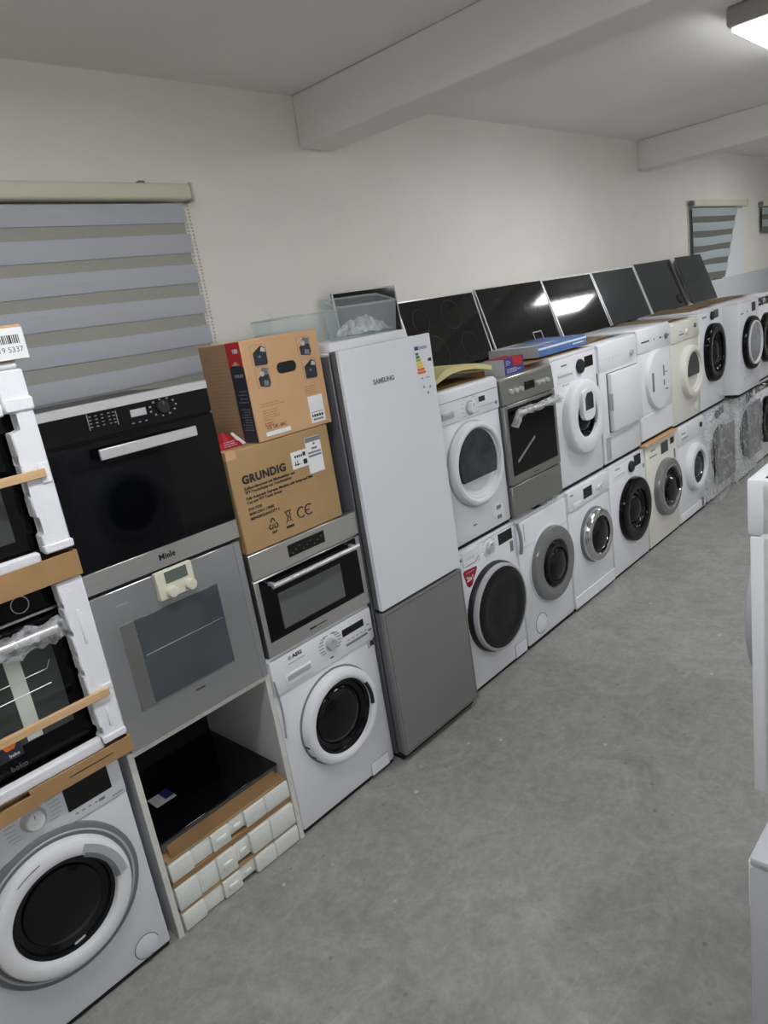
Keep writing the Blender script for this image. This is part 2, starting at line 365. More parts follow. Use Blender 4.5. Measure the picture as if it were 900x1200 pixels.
# window blinds
def blind(label, xl, xr, ztop, bands, rail_x0, rail_x1, op_mat, sh_mat, period, op, chain=True, taper=0.0, name='roller_blind'):
    t = thing(name, label, 'window blind', (xl, WY, ztop))
    L_ = rail_x1-rail_x0
    bm = rbox(rail_x0-xl, rail_x1-xl, -0.085, -0.002, -0.068, 0.0, 0.014, 3)
    rail = finish('head_rail', bm, 'blind_rail', t)
    finish('end_cap', rbox(rail_x1-xl-0.001, rail_x1-xl+0.012, -0.088, -0.002, -0.074, 0.003, 0.01, 2), 'blind_rail', rail)
    bm = newbm(); lathe(0, 0, [(0.0, 0), (0.03, 0), (0.03, 0.02), (0, 0.02)], 20, bm=bm)
    for v in bm.verts: v.co = Vector((rail_x0-xl-0.008+v.co.y, -0.042+v.co.x, -0.034+v.co.z))
    finish('roller_end', bm, 'mid_grey', rail)
    if chain: finish('rail_clip', rbox(xr-xl-0.20, xr-xl-0.17, -0.06, -0.03, -0.002, 0.012, 0.003, 1), 'mid_grey', rail)
    z = -0.078; k = 0
    while k < bands:
        for typ in (0, 1):
            h = op if typ == 0 else period-op
            yb = -0.048 if typ == 0 else -0.044
            ov = 0.006 if typ == 1 else 0.0
            n = 4; dep = 0.003 if typ == 0 else 0.0
            t_ = bmesh.new(); rows = []
            NS = 16
            for q in range(n+1):
                f = q/n; zz = z+ov-(h+2*ov)*f; yy = yb-dep*math.sin(PI*f)
                r_ = (xr-xl)-taper*(-(zz))-(0.008 if typ else 0.0)
                row = []
                for s in range(NS+1):
                    g = s/NS
                    sag = 0.004*math.sin(3.1*g*2+k*1.3)*(0.4+0.25*k) if typ == 0 else 0.004*math.sin(3.1*g*2+k*1.3+0.6)*(0.4+0.25*k)
                    row.append(t_.verts.new((r_*g, yy, zz+sag)))
                rows.append(row)
            back = [[t_.verts.new(v.co+Vector((0, 0.0012, 0))) for v in row] for row in rows]
            for A, B, C, D in zip(rows, rows[1:], back, back[1:]):
                for s in range(NS):
                    t_.faces.new((A[s], B[s], B[s+1], A[s+1])); t_.faces.new((C[s], C[s+1], D[s+1], D[s]))
            for s in range(NS):
                t_.faces.new((rows[0][s], rows[0][s+1], back[0][s+1], back[0][s])); t_.faces.new((rows[-1][s+1], rows[-1][s], back[-1][s], back[-1][s+1]))
            for q in range(n):
                t_.faces.new((rows[q+1][0], rows[q][0], back[q][0], back[q+1][0])); t_.faces.new((rows[q][NS], rows[q+1][NS], back[q+1][NS], back[q][NS]))
            finish('fabric_band', t_, op_mat if typ == 0 else sh_mat, t, smooth=False)
            z -= h
        k += 1
    if chain:
        for dx in (0.012, 0.034):
            bm = newbm(); n = 46
            for q in range(n):
                zc = -0.07-q*0.0155
                bmesh.ops.create_icosphere(bm, subdivisions=1, radius=0.0052, matrix=Matrix.Translation((xr-xl+dx+0.004*math.sin(q*0.08), -0.03, zc)))
            finish('bead_chain', bm, 'blind_rail', t)
    return t
blind('wide grey striped roller blind on the wall above the built-in ovens', -1.7, 0.523, 2.797, 8, -1.72, 0.560, 'blind_band', 'blind_mesh', 0.1315, 0.081)
blind('small striped roller blind on the wall behind the far hobs', 6.64, 8.12, 2.725, 5, 6.64, 8.33, 'blind_pale', 'blind_shade', 0.1475, 0.085, chain=False, taper=0.62)
blind('cream head rail of another blind at the right picture edge', 9.02, 10.4, 2.715, 2, 9.0, 10.5, 'blind_pale', 'blind_shade', 0.1475, 0.085, chain=False)
# window reveal beside the far blind
t = struct('window_1', rbox(6.62, 8.36, WY-0.012, WY-0.001, 1.84, 2.73, 0.004, 1), 'plastic')
tag(box('grey_panel', 6.95, 9.9, WY-0.04, WY-0.016, 0, 1.885, 'panel_grey', r=0.003), 'pale grey board standing against the wall under the far blind', 'board')
# ------------------------------------------------------------------ appliance builders
def feet(t, w_, d_, h_=0.02, m='rubber'):
    for (fx, fy) in ((0.05, 0.06), (w_-0.05, 0.06), (0.05, d_-0.05), (w_-0.05, d_-0.05)):
        bm = newbm(); bmesh.ops.create_cone(bm, cap_ends=True, segments=10, radius1=0.02, radius2=0.018, depth=h_, matrix=Matrix.Translation((fx, fy, h_/2)))
        finish('foot', bm, m, t)
def knob(parent, cx, cz, r, y0=-0.008, p=0.018, m='plastic', collar=None, name='program_knob'):
    prof = [(0, y0-p), (r*0.86, y0-p), (r*0.97, y0-p+0.003), (r, y0-p+0.006), (r*1.02, y0)]
    k = finish(name, lathe(cx, cz, prof, 28), m, parent)
    if collar: finish('knob_collar', lathe(cx, cz, [(r*1.02, y0-0.004), (r*1.3, y0-0.003), (r*1.35, y0)], 28), collar, k)
    finish('knob_pointer', rbox(cx-0.0015, cx+0.0015, y0-p-0.0008, y0-p+0.001, cz+r*0.35, cz+r*0.8), 'print', k)
    return k
def dial_marks(parent, cx, cz, r, n=14, y=-0.0087, m='print', a0=-0.9, a1=4.0, ln=0.018):
    rc = []
    for k in range(n):
        a = a0+(a1-a0)*k/(n-1); x = cx+r*math.cos(a); z = cz+r*math.sin(a)
        s = 1 if math.cos(a) > 0 else -1
        rc.append((min(x, x+s*ln), max(x, x+s*ln), z-0.0018, z+0.0018))
    return dashes('dial_markings', rc, y, m, parent)
def drawer(parent, x0, x1, z0, z1, m='plastic', y=-0.008, slot='plastic_grey'):
    d = finish('detergent_drawer', rbox(x0, x1, y-0.005, y+0.01, z0, z1, 0.003, 2), m, parent)
    finish('drawer_grip', rbox(x0+0.008, x1-0.008, y-0.0065, y+0.004, z0+(z1-z0)*0.42, z1-0.006, 0.002, 1), slot, d)
    return d
def display(parent, x0, x1, z0, z1, m='display', y=-0.008, p=0.002, name='display'):
    return finish(name, rbox(x0, x1, y-p, y+0.004, z0, z1, 0.0015, 1), m, parent)
def flap_round(parent, cx, cz, r, m, y=0.0, seam='print'):
    f = finish('filter_flap', lathe(cx, cz, [(0, y-0.003), (r*0.9, y-0.003), (r*0.96, y-0.001), (r*0.96, y+0.002)], 30), m, parent)
    finish('flap_seam', tube(arc(cx, cz, r, 0.2, 2*PI-1.2, y-0.0008, 26), 0.0016, 6), seam, f)
    return f
def flap_rect(parent, x0, x1, z0, z1, m, y=0.0, seam='print'):
    f = finish('filter_flap', rbox(x0, x1, y-0.003, y+0.004, z0, z1, 0.002, 1), m, parent)
    finish('flap_seam', ring_prism(rect_pts(x0-0.002, x1+0.002, z0-0.002, z1+0.002), rect_pts(x0, x1, z0, z1), y-0.0012, y+0.002), seam, f)
    return f
def machine(name, label, cat, x, y, z, w_=0.6, d_=0.58, h_=0.845, m='enamel', group=None, panel_z=0.69, panel_m=None, rotz=0.0, lift=0.022, top=True, panel_p=0.008, bev=0.012):
    t = thing(name, label, cat, (x, y, z), rotz, group)
    finish('body', rbox(0, w_, 0.0, d_, lift, h_-(0.02 if top else 0), bev, 2), m, t)
    if top: finish('worktop', rbox(0, w_, 0.004, d_, h_-0.022, h_, 0.006, 2), m, t)
    if panel_z: finish('control_panel', rbox(0.003, w_-0.003, -panel_p, 0.03, panel_z, h_-0.012, 0.006, 2), panel_m or m, t)
    finish('base', rbox(0.008, w_-0.008, 0.012, d_-0.02, 0.003, lift+0.004), 'rubber', t)  # black box painting in the shade under the machine
    feet(t, w_, d_, lift+0.002)
    return t
def porthole(t, cx, cz, R, r, p=0.04, ring='plastic', glass='door_glass', y=0.0, n=56, ez=1.0, ex=1.0, trim=None, trim_w=0.012, dish=0.02, handle=None, back=None, sup=2.0, rise=0.0):
    """round loading door: ring, glass bowl and whatever trim or grip it has"""
    prof = [(R*1.0, y+0.004), (R, y-p*0.55), (R-0.006, y-p*0.86), (R-0.018, y-p), (r+0.010, y-p*1.0), (r+0.003, y-p*0.92), (r, y-p*0.72), (r, y+0.002)]
    d = finish('door', lathe(cx, cz, prof, n, ex, ez, sup), ring, t)
    g = [(r+0.001, y-p*0.62), (r*0.93, y-p*0.66+dish*0.3), (r*0.9, y-p*0.5+dish*0.4), (r*0.78, y-p*0.5+dish*0.75), (r*0.76, y-p*0.5+dish*0.5), (r*0.55, y-p*0.5+dish*0.1-rise), (r*0.3, y-p*0.5-dish*0.25-rise), (0, y-p*0.5-dish*0.4-rise)]
    g = [(a, min(b, y-0.003)) for a, b in g]
    finish('door_glass', lathe(cx, cz, g, n, ex, ez, sup), glass, d)
    if back: finish('door_surround', lathe(cx, cz, [(R*1.045, y+0.003), (R*1.045, y-0.006), (R*0.99, y-0.009), (R*0.97, y+0.003)], n, ex, ez, sup), back, d)
    if trim: finish('door_trim', lathe(cx, cz, [(r+trim_w+0.012, y-p*0.9), (r+trim_w+0.010, y-p-0.004), (r+0.012, y-p-0.004), (r+0.006, y-p*0.85)], n, ex, ez, sup), trim, d)
    return d
def grip(d, cx, cz, R, a0, a1, y, th=0.012, m='plastic_grey', name='door_handle', n=14):
    return finish(name, tube(arc(cx, cz, R, a0, a1, y, n), th, 8), m, d)
def glints(d, cx, cz, r, y): pass

# ------------------------------------------------------------------ column 1: silver-white washer with two packed ovens
t = machine('washing_machine', 'big silver-white washing machine in the bottom left corner under the packed ovens', 'washing machine', -1.262, 0.0, 0, m='enamel_grey', h_=0.835, panel_z=None)
finish('control_panel', rbox(0.003, 0.597, -0.006, 0.02, 0.683, 0.823, 0.005, 2), 'enamel_grey', t)
k = knob(t, 0.300, 0.773, 0.030, -0.006, 0.022, 'plastic', 'plastic_grey')
dial_marks(t, 0.300, 0.773, 0.055, 18, -0.0067, 'print_light', -0.7, 3.9, 0.034)
display(t, 0.402, 0.553, 0.727, 0.815, y=-0.006)
dashes('panel_print', [(0.42+0.022*i, 0.43+0.022*i, 0.707, 0.711) for i in range(4)]+[(0.50, 0.522, 0.703, 0.713), (0.545, 0.585, 0.694, 0.697)], -0.0067, 'print', t)
d = porthole(t, 0.302, 0.445, 0.225, 0.166, 0.052, 'plastic', 'door_glass', dish=0.02)
finish('door_surround', lathe(0.302, 0.445, [(0.262, 0.004), (0.262, -0.012), (0.252, -0.018), (0.226, -0.016), (0.220, 0.002)], 64), 'mid_grey', d)
finish('door_seam', lathe(0.302, 0.445, [(0.246, -0.0155), (0.243, -0.0205), (0.239, -0.0205), (0.236, -0.0155)], 64), 'plastic_grey', d)
# recessed grip in the white ring
gp = [(0.302+rr*math.cos(a), 0.445+rr*math.sin(a)) for rr, aa in ((0.207, (0.02, 1.05)), (0.172, (1.05, 0.02))) for a in [aa[0]+(aa[1]-aa[0])*q/10 for q in range(11)]]
finish('door_handle', prism(gp, -0.0555, -0.045), 'plastic_grey', d)
gp = [(0.302+rr*math.cos(a), 0.445+rr*math.sin(a)) for rr, aa in ((0.180, (0.0, 1.0)), (0.1655, (1.0, 0.0))) for a in [aa[0]+(aa[1]-aa[0])*q/10 for q in range(11)]]
finish('handle_painted_shade', prism(gp, -0.0565, -0.045), 'mid_grey', d)  # raised grey strip, colour stands in for shade along the grip
finish('door_print', tube(arc(0.302, 0.445, 0.206, 1.75, 2.15, -0.0525, 8), 0.0018, 6), 'print', d)
flap_round(t, 0.512, 0.075, 0.046, 'enamel_grey')

def packed_oven(z0, label, h_):
    t = thing('built_in_oven', label, 'oven', (-1.255, 0.034, z0))
    finish('body', rbox(0.0, 0.56, 0.02, 0.56, 0.0, h_, 0.004, 1), 'mid_grey', t)
    return t
# lower packed oven, z 0.90 .. 1.475
t = packed_oven(0.905, 'black glass oven in white foam packaging with a film-wrapped handle and round knob', 0.575)
finish('control_panel', rbox(0, 0.62, -0.004, 0.02, 0.49, 0.572, 0.003, 1), 'black_glass', t)
kk = finish('control_knob', lathe(0.452, 0.530, [(0, -0.008), (0.026, -0.008), (0.027, -0.004)], 30), 'black_glass', t)
finish('knob_ring', lathe(0.452, 0.530, [(0.025, -0.0095), (0.0275, -0.0095), (0.0275, -0.004), (0.025, -0.004)], 34), 'chrome', kk)
finish('trim_strip', rbox(0, 0.62, -0.006, 0.015, 0.478, 0.487, 0.001, 1), 'steel', t)
d = finish('door', rbox(0, 0.62, -0.012, 0.03, 0.012, 0.472, 0.004, 1), 'black_glass', t)
finish('door_window', rbox(0.055, 0.505, -0.0135, -0.005, 0.10, 0.415, 0.002, 1), 'window_glass', d)
bm = newbm()
for i in range(2): tube([(0.10, -0.0142, 0.30-0.05*i), (0.47, -0.0142, 0.30-0.05*i+0.004)], 0.0014, 6, bm)
tube([(0.47, -0.0142, 0.304), (0.485, -0.0142, 0.33)], 0.0014, 6, bm)
finish('rack_wire', bm, 'steel', d)
hd = finish('door_handle', tube([(-0.02, -0.055, 0.432), (0.52, -0.055, 0.432)], 0.016, 14), 'alu', d)
finish('handle_post', rbox(0.49, 0.515, -0.05, -0.01, 0.424, 0.44, 0.002, 1), 'alu', d)
R = random.Random(3)
bm = tube([(-0.03+0.565*i/40, -0.055, 0.428+0.004*math.sin(i)) for i in range(41)], 0.025, 14)
for v in bm.verts:
    n_ = Vector((0, v.co.y+0.055, v.co.z-0.43)); v.co += n_*R.uniform(-0.15, 0.75)
finish('handle_film', bm, 'film', d)
finish('tape_strip', rbox(0.355, 0.402, -0.0152, -0.012, 0.105, 0.385, 0.0005, 1), 'tape', d)
st = finish('energy_sticker', rbox(0.225, 0.335, -0.0145, -0.011, 0.075, 0.165, 0.001, 1), 'navy', d)
finish('sticker_picture', lathe(0.300, 0.128, [(0, -0.0155), (0.024, -0.0155), (0.024, -0.013)], 6), 'orange', st)
text('sticker_lettering', 'beko', 0.292, 0.083, 0.016, -0.0152, 'paper', st)
text('brand_lettering', 'beko', 0.285, 0.035, 0.026, -0.0128, 'print', d)

def foam_post(label, x, z0, h_, w_=0.083, notches=(), d_=0.05, cat='packaging'):
    """upright foam corner with a ragged inner edge"""
    R = random.Random(int(h_*1000)); pts = [(w_, 0.0), (w_, h_), (0.0, h_)]
    z = h_
    seq = list(notches)
    for (za, zb, dx) in seq: pts += [(0.0, za), (dx, za), (dx, zb), (0.0, zb)]
    pts.append((0.0, 0.0))
    t = thing('foam_corner', label, cat, (x, -0.045, z0))
    bm = prism(pts, 0.0, d_); bmesh.ops.bevel(bm, geom=list(bm.edges), offset=0.004, segments=1, affect='EDGES')
    finish('foam_block', bm, 'foam', t)
    return t
t = foam_post('white foam corner post beside the lower packed oven', -0.708, 0.905, 0.572, 0.082, ((0.50, 0.485, 0.008), (0.41, 0.39, 0.012), (0.33, 0.315, 0.006), (0.27, 0.25, 0.010), (0.16, 0.15, 0.006), (0.06, 0.03, 0.014)))
finish('foam_rib', rbox(0.035, 0.045, -0.004, 0.01, 0.35, 0.47, 0.003, 1), 'foam', t)
finish('foam_rib', rbox(0.035, 0.045, -0.004, 0.01, 0.05, 0.12, 0.003, 1), 'foam', t)
finish('foam_step', rbox(0.0, 0.082, -0.006, 0.02, 0.0, 0.026, 0.004, 1), 'foam', t)
finish('foam_catch', rbox(0.045, 0.075, -0.005, 0.02, 0.178, 0.196, 0.002, 1), 'foam', t)
t = foam_post('notched white foam corner post beside the upper packed oven', -0.708, 1.575, 0.55, 0.082, ((0.43, 0.375, 0.034), (0.30, 0.275, 0.004), (0.225, 0.18, 0.008), (0.115, 0.06, 0.014)))
finish('foam_block', rbox(-0.028, 0.0, 0.0, 0.05, 0.425, 0.465, 0.005, 1), 'foam', t)
finish('foam_step', rbox(-0.004, 0.086, -0.008, 0.02, 0.0, 0.026, 0.004, 1), 'foam', t)
finish('foam_step', rbox(0.0, 0.086, -0.008, 0.02, 0.43, 0.47, 0.005, 1), 'foam', t)
finish('foam_catch', rbox(0.046, 0.078, -0.005, 0.02, 0.21, 0.272, 0.002, 1), 'foam', t)
# foam edge strips in the trays
tag(finish('foam_strip', rbox(-1.30, -0.70, -0.035, 0.0, 0.885, 0.925, 0.006, 1), 'foam'), 'white foam strip lying in the cardboard tray under the lower packed oven', 'packaging')
tag(finish('foam_strip', rbox(-1.30, -0.72, -0.03, 0.0, 1.545, 1.585, 0.006, 1), 'foam'), 'white foam strip lying in the cardboard tray under the upper packed oven', 'packaging')

def slat(label, z, x1):
    t = tag(finish('wooden_slat', rbox(-1.36, x1, -0.062, -0.046, z-0.013, z+0.013, 0.002, 1), 'wood'), label, 'wooden slat')
    return t
slat('pale wooden slat across the lower packed oven', 1.078, -0.648)
slat('pale wooden slat across the upper packed oven', 1.818, -0.648)

# cardboard trays
def tray(label, z0, z1, name='cardboard_tray', step=None):
    t = thing(name, label, 'cardboard tray', (-1.30, -0.055, z0))
    H = z1-z0; Wd = 0.678
    if step is None:
        finish('front_wall', rbox(0, Wd, 0, 0.006, 0, H, 0.001, 1), 'cardboard', t)
    else:
        finish('front_wall', rbox(step, Wd, 0, 0.006, 0, H, 0.001, 1), 'cardboard', t)
        bm = prism([(0.0, -0.012), (step+0.02, 0.004), (step+0.01, H-0.012), (0.0, H-0.01)], -0.012, -0.004)
        finish('torn_flap', bm, 'cardboard', t)
    finish('side_wall', rbox(Wd-0.006, Wd, 0.006, 0.56, 0, H, 0.001, 1), 'cardboard', t)
    finish('base', rbox(0.006, Wd-0.006, 0.006, 0.56, 0, 0.006), 'cardboard', t)
    return t
t = tray('torn cardboard tray on top of the silver-white washing machine', 0.838, 0.895, step=0.34)
finish('slit', rbox(0.46, 0.61, -0.001, 0.003, 0.028, 0.031), 'print_dark', t)
tray('cardboard tray between the lower and upper packed ovens', 1.482, 1.562)
# upper packed oven
t = packed_oven(1.57, 'black glass oven in the upper left foam packaging', 0.555)
finish('control_panel', rbox(0, 0.62, -0.004, 0.02, 0.45, 0.552, 0.003, 1), 'black_glass', t)
d = finish('door', rbox(0, 0.62, -0.012, 0.03, 0.012, 0.445, 0.004, 1), 'black_glass', t)
finish('door_window', rbox(0.06, 0.495, -0.0135, -0.005, 0.055, 0.33, 0.002, 1), 'window_glass', d)
finish('door_handle', tube([(-0.02, -0.045, 0.405), (0.52, -0.045, 0.405)], 0.014, 12), 'alu', d)
# top foam slab and the label box
tag(finish('foam_slab', rbox(-1.30, -0.632, -0.04, 0.5, 2.128, 2.148, 0.006, 1), 'foam'), 'flat white foam slab on top of the upper packed oven', 'packaging')
t = thing('carton', 'carton with a white barcode label at the left picture edge above the foam', 'box', (-1.20, -0.05, 2.15))
finish('body', rbox(0, 0.60, 0, 0.45, 0, 0.098, 0.003, 1), 'cardboard_light', t)
lb = finish('label', rbox(0.30, 0.602, -0.002, 0.0, 0.002, 0.09, 0), 'paper', t)
R = random.Random(5); rc = []; x = 0.41
while x < 0.588:
    ww = R.choice((0.002, 0.003, 0.005)); rc.append((x, x+ww, 0.046, 0.07)); x += ww+R.choice((0.002, 0.003))
rc += [(0.50, 0.507, 0.074, 0.082), (0.53, 0.537, 0.074, 0.082)]
dashes('barcode', rc, -0.0026, 'print_dark', lb)
text('label_lettering', '2019 5337', 0.592, 0.022, 0.022, -0.0024, 'print', lb, align='RIGHT')
# ------------------------------------------------------------------ column 2: open cabinet, two steel ovens
t = thing('open_cabinet', 'white open-front cabinet carrying the steel oven with a small control box', 'cabinet', (-0.632, 0.0, 0))
for a, b, nm in ((0.0, 0.022, 'side_panel'), (0.607, 0.629, 'side_panel')):
    s = finish(nm, rbox(a, b, 0.002, 0.57, 0, 0.797, 0.001, 1), 'cabinet', t)
    finish('edge_band', rbox(a, b, 0.0, 0.0025, 0, 0.797), 'edge', s)
s = finish('top_panel', rbox(0.022, 0.607, 0.002, 0.57, 0.777, 0.797, 0.001, 1), 'cabinet', t)
finish('edge_band', rbox(0.022, 0.607, 0.0, 0.0025, 0.777, 0.797), 'edge', s)
finish('back_panel', rbox(0.022, 0.607, 0.56, 0.568, 0, 0.777), 'dark', t)  # coloured dark to paint in the shade of the cabinet interior
tag(finish('cable', tube([(-0.001+0.010*math.sin(PI*k/12), -0.020, 0.76-0.26*k/12) for k in range(13)], 0.004, 8), 'hose'), 'grey cable loop hanging between the open cabinet and the washing machine', 'cable')

# foam-packed hobs inside
def packed_hob(z0, h_, label, top=False, seed=1, x0=-0.600, x1=-0.028):
    t = thing('packed_hob', label, 'packed hob', (x0, 0.0, z0), 0, 'foam-packed hobs in the open cabinet')
    W = x1-x0; R = random.Random(seed); n = 6
    xs = [0.0, 0.17, 0.32, 0.47, 0.60, 0.78, 1.0]
    for i in range(n):
        a, b = W*xs[i], W*xs[i+1]
        pr = (0.0, 0.008, -0.002, 0.010, 0.0, -0.003)[i]+R.uniform(-0.002, 0.002)
        zz = 0.014 if i == 3 else 0.0
        bm = rbox(a, b, pr, 0.06, zz, h_+R.uniform(-0.003, 0.0), 0.006, 2)
        fb = finish('foam_block', bm, 'foam_old', t)
        if i in (2, 3):
            finish('foam_bump', rbox(a+0.02, b-0.02, pr-0.006, pr+0.01, h_*0.35, h_*0.6, 0.004, 1), 'foam_old', fb)
    if z0 > 0.05:
        finish('cardboard_sheet', rbox(0.0, W, 0.004, 0.54, -0.008, -0.002), 'cardboard', t)
    finish('carton_core', rbox(0.004, W-0.004, 0.05, 0.54, 0.0, h_-0.006, 0.002, 1), 'cardboard', t)
    return t
packed_hob(0.004, 0.078, 'foam-packed hob at the bottom of the stack in the open cabinet', seed=1)
packed_hob(0.094, 0.100, 'middle foam-packed hob of the stack in the open cabinet', seed=2)
t = packed_hob(0.226, 0.080, 'uppermost foam-packed hob of the stack, under the bare black hob', seed=3)
finish('carton_rim', rbox(0.0, 0.572, 0.010, 0.54, -0.030, -0.010, 0.002, 1), 'cardboard', t)
bm = prism([(0.0, 0.0), (0.572, 0.0), (0.572, 0.012), (0.0, 0.014)], 0.0, 0.54)
finish('carton_lid', rbox(0.0, 0.572, 0.004, 0.54, 0.082, 0.092, 0.002, 1), 'cardboard', t)
bm = newbm(); v = [bm.verts.new(p) for p in ((0.02, 0.004, 0.09), (0.55, 0.004, 0.09), (0.54, 0.045, 0.128), (0.03, 0.045, 0.128))]; bm.faces.new(v)
bmesh.ops.solidify(bm, geom=list(bm.faces), thickness=0.003)
finish('carton_flap', bm, 'cardboard', t)
t = thing('glass_hob', 'bare black glass hob lying on the foam stack in the open cabinet', 'hob', (-0.598, 0.045, 0.3195))
finish('casing', rbox(0.015, 0.555, 0.01, 0.49, 0.0, 0.045, 0.003, 1), 'mid_grey', t)
finish('glass_top', rbox(0.0, 0.568, 0.0, 0.505, 0.046, 0.054, 0.002, 1), 'hob_glass', t)
st = finish('sticker', rbox(0.115, 0.205, 0.205, 0.285, 0.0541, 0.0546), 'paper', t)
finish('sticker_band', rbox(0.165, 0.205, 0.225, 0.29, 0.0546, 0.055), 'indigo', st)

# steel oven with control box
t = thing('built_in_oven', 'stainless oven with a small beige control box and dark window on the open cabinet', 'oven', (-0.618, 0.0, 0.799))
finish('body', rbox(0.015, 0.595, 0.02, 0.56, 0.0, 0.58, 0.003, 1), 'mid_grey', t)
d = finish('door', rbox(0.0, 0.606, -0.014, 0.025, 0.002, 0.576, 0.003, 1), 'steel_glass', t)
finish('window_border', rbox(0.074, 0.470, -0.0155, -0.01, 0.128, 0.452, 0.001, 1), 'steel_dark', d)
finish('door_window', rbox(0.128, 0.470, -0.0165, -0.01, 0.135, 0.452, 0.001, 1), 'oven_glass', d)
finish('rack_line', tube([(0.14, -0.0168, 0.315), (0.46, -0.0168, 0.318)], 0.0014, 6), 'steel', d)
finish('door_mark', rbox(0.085, 0.13, -0.0148, -0.012, 0.519, 0.522), 'alu', d)
finish('door_edge_seam', rbox(0.574, 0.5765, -0.0147, -0.012, 0.004, 0.574), 'print', d)
cb = finish('control_box', rbox(0.232, 0.378, -0.034, -0.014, 0.480, 0.582, 0.002, 1), 'blind_rail', t)
finish('control_screen', rbox(0.266, 0.354, -0.036, -0.03, 0.534, 0.576, 0.001, 1), 'lcd', cb)
for kx in (0.276, 0.352):
    finish('control_knob', lathe(kx, 0.503, [(0, -0.056), (0.017, -0.056), (0.0195, -0.053), (0.020, -0.034)], 26), 'blind_rail', cb)
finish('brand_plate', rbox(0.285, 0.325, -0.0150, -0.012, 0.096, 0.101), 'print_dark', d)

# black glass oven
t = thing('built_in_oven', 'wide black glass oven with a flat white handle under the striped blind', 'oven', (-0.620, 0.0, 1.383))
finish('body', rbox(0.015, 0.595, 0.02, 0.56, 0.0, 0.59, 0.003, 1), 'dark', t)
finish('side_edge', rbox(-0.002, 0.004, -0.016, 0.03, 0.0, 0.59), 'dark', t)
finish('top_trim', rbox(0.0, 0.612, -0.020, 0.03, 0.574, 0.602, 0.001, 1), 'alu', t)
cp = finish('control_panel', rbox(0.002, 0.612, -0.016, 0.03, 0.492, 0.573, 0.001, 1), 'black_glass', t)
R = random.Random(9)
dashes('panel_print', [(0.16+0.013*i, 0.168+0.013*i, 0.527+0.011*j, 0.530+0.011*j) for i in (0, 1.6, 3.2, 5, 6.2) for j in range(4)]+[(0.155, 0.158, 0.52, 0.572), (0.252, 0.255, 0.518, 0.565)], -0.0165, 'print', cp)
display(cp, 0.302, 0.362, 0.530, 0.556, 'plastic_grey', -0.016, 0.0006)
kk = knob(cp, 0.425, 0.543, 0.024, -0.016, 0.010, 'dark', None, 'selector_knob')
dashes('dial_markings', [(0.425+0.05*math.cos(a)-0.004, 0.425+0.05*math.cos(a)+0.004, 0.543+0.028*math.sin(a)-0.003, 0.543+0.028*math.sin(a)+0.003) for a in [q*2*PI/11 for q in range(11)]], -0.0165, 'print', cp)
dashes('key_print', [(0.30+0.024*i, 0.31+0.024*i, 0.509, 0.513) for i in range(3)], -0.0165, 'print', cp)
d = finish('door', rbox(0.002, 0.612, -0.018, 0.03, 0.078, 0.484, 0.002, 1), 'black_glass', t)
finish('door_seam', rbox(0.0, 0.61, -0.008, 0.03, 0.484, 0.492), 'rubber', t)
finish('door_handle', rbox(0.148, 0.508, -0.060, -0.050, 0.424, 0.459, 0.002, 1), 'alu', d)
for hx in (0.165, 0.475): finish('handle_post', rbox(hx, hx+0.016, -0.052, -0.016, 0.434, 0.449), 'alu', d)
s = finish('bottom_trim', rbox(0.0, 0.610, -0.020, 0.03, 0.006, 0.077, 0.001, 1), 'steel', t)
text('brand_lettering', 'Miele', 0.304, 0.034, 0.030, -0.0204, 'print_dark', s, 'CENTER', 0.0008)

# ------------------------------------------------------------------ column 3
t = machine('washing_machine', 'white washing machine with a large black-glass door between the open cabinet and the fridge', 'washing machine', 0.0, 0.0, 0, panel_z=0.682, h_=0.852)
drawer(t, 0.066, 0.210, 0.700, 0.752, 'plastic')
text('brand_lettering', 'AEG', 0.120, 0.808, 0.023, -0.0085, 'print_dark', t, 'LEFT', 0.001, 1.2)
dashes('logo_marks', [(0.098, 0.113, 0.807+0.006*i, 0.810+0.006*i) for i in range(3)]+[(0.095, 0.185, 0.789, 0.791)], -0.0085, 'print', t)
knob(t, 0.331, 0.775, 0.027, -0.008, 0.022, 'plastic_grey')
dial_marks(t, 0.331, 0.775, 0.043, 14, -0.0087, 'print', -0.8, 3.95, 0.026)
display(t, 0.407, 0.543, 0.768, 0.802, y=-0.008)
finish('button_strip', rbox(0.418, 0.556, -0.012, 0.0, 0.718, 0.728, 0.003, 1), 'mid_grey', t)
finish('start_button', rbox(0.563, 0.585, -0.012, 0.0, 0.728, 0.738, 0.003, 1), 'mid_grey', t)
dashes('panel_print', [(0.43+0.028*i, 0.444+0.028*i, 0.74, 0.744) for i in range(5)]+[(0.56, 0.575, 0.76, 0.764)], -0.0087, 'print', t)
finish('lamp_button', rbox(0.316, 0.336, -0.011, 0.0, 0.706, 0.714, 0.002, 1), 'mid_grey', t)
finish('badge', rbox(0.552, 0.568, -0.002, 0.002, 0.642, 0.668), 'plastic_grey', t); finish('badge', rbox(0.569, 0.590, -0.002, 0.002, 0.648, 0.672), 'navy', t)
d = porthole(t, 0.307, 0.436, 0.216, 0.170, 0.05, 'plastic', 'door_glass', dish=0.02, rise=0.004)
finish('door_surround', lathe(0.307, 0.436, [(0.2235, 0.004), (0.2235, -0.004), (0.219, -0.006), (0.214, -0.004)], 64), 'print', d)
finish('door_handle', tube(arc(0.307, 0.436, 0.176, -0.15, 0.55, -0.045, 12), 0.009, 8), 'dark', d)
for a in (3.35, 3.65): finish('hinge_pin', lathe(0.307+0.213*math.cos(a), 0.436+0.213*math.sin(a), [(0, -0.03), (0.006, -0.03), (0.006, 0)], 10), 'dark', d)
flap_rect(t, 0.440, 0.560, 0.022, 0.084, 'enamel')

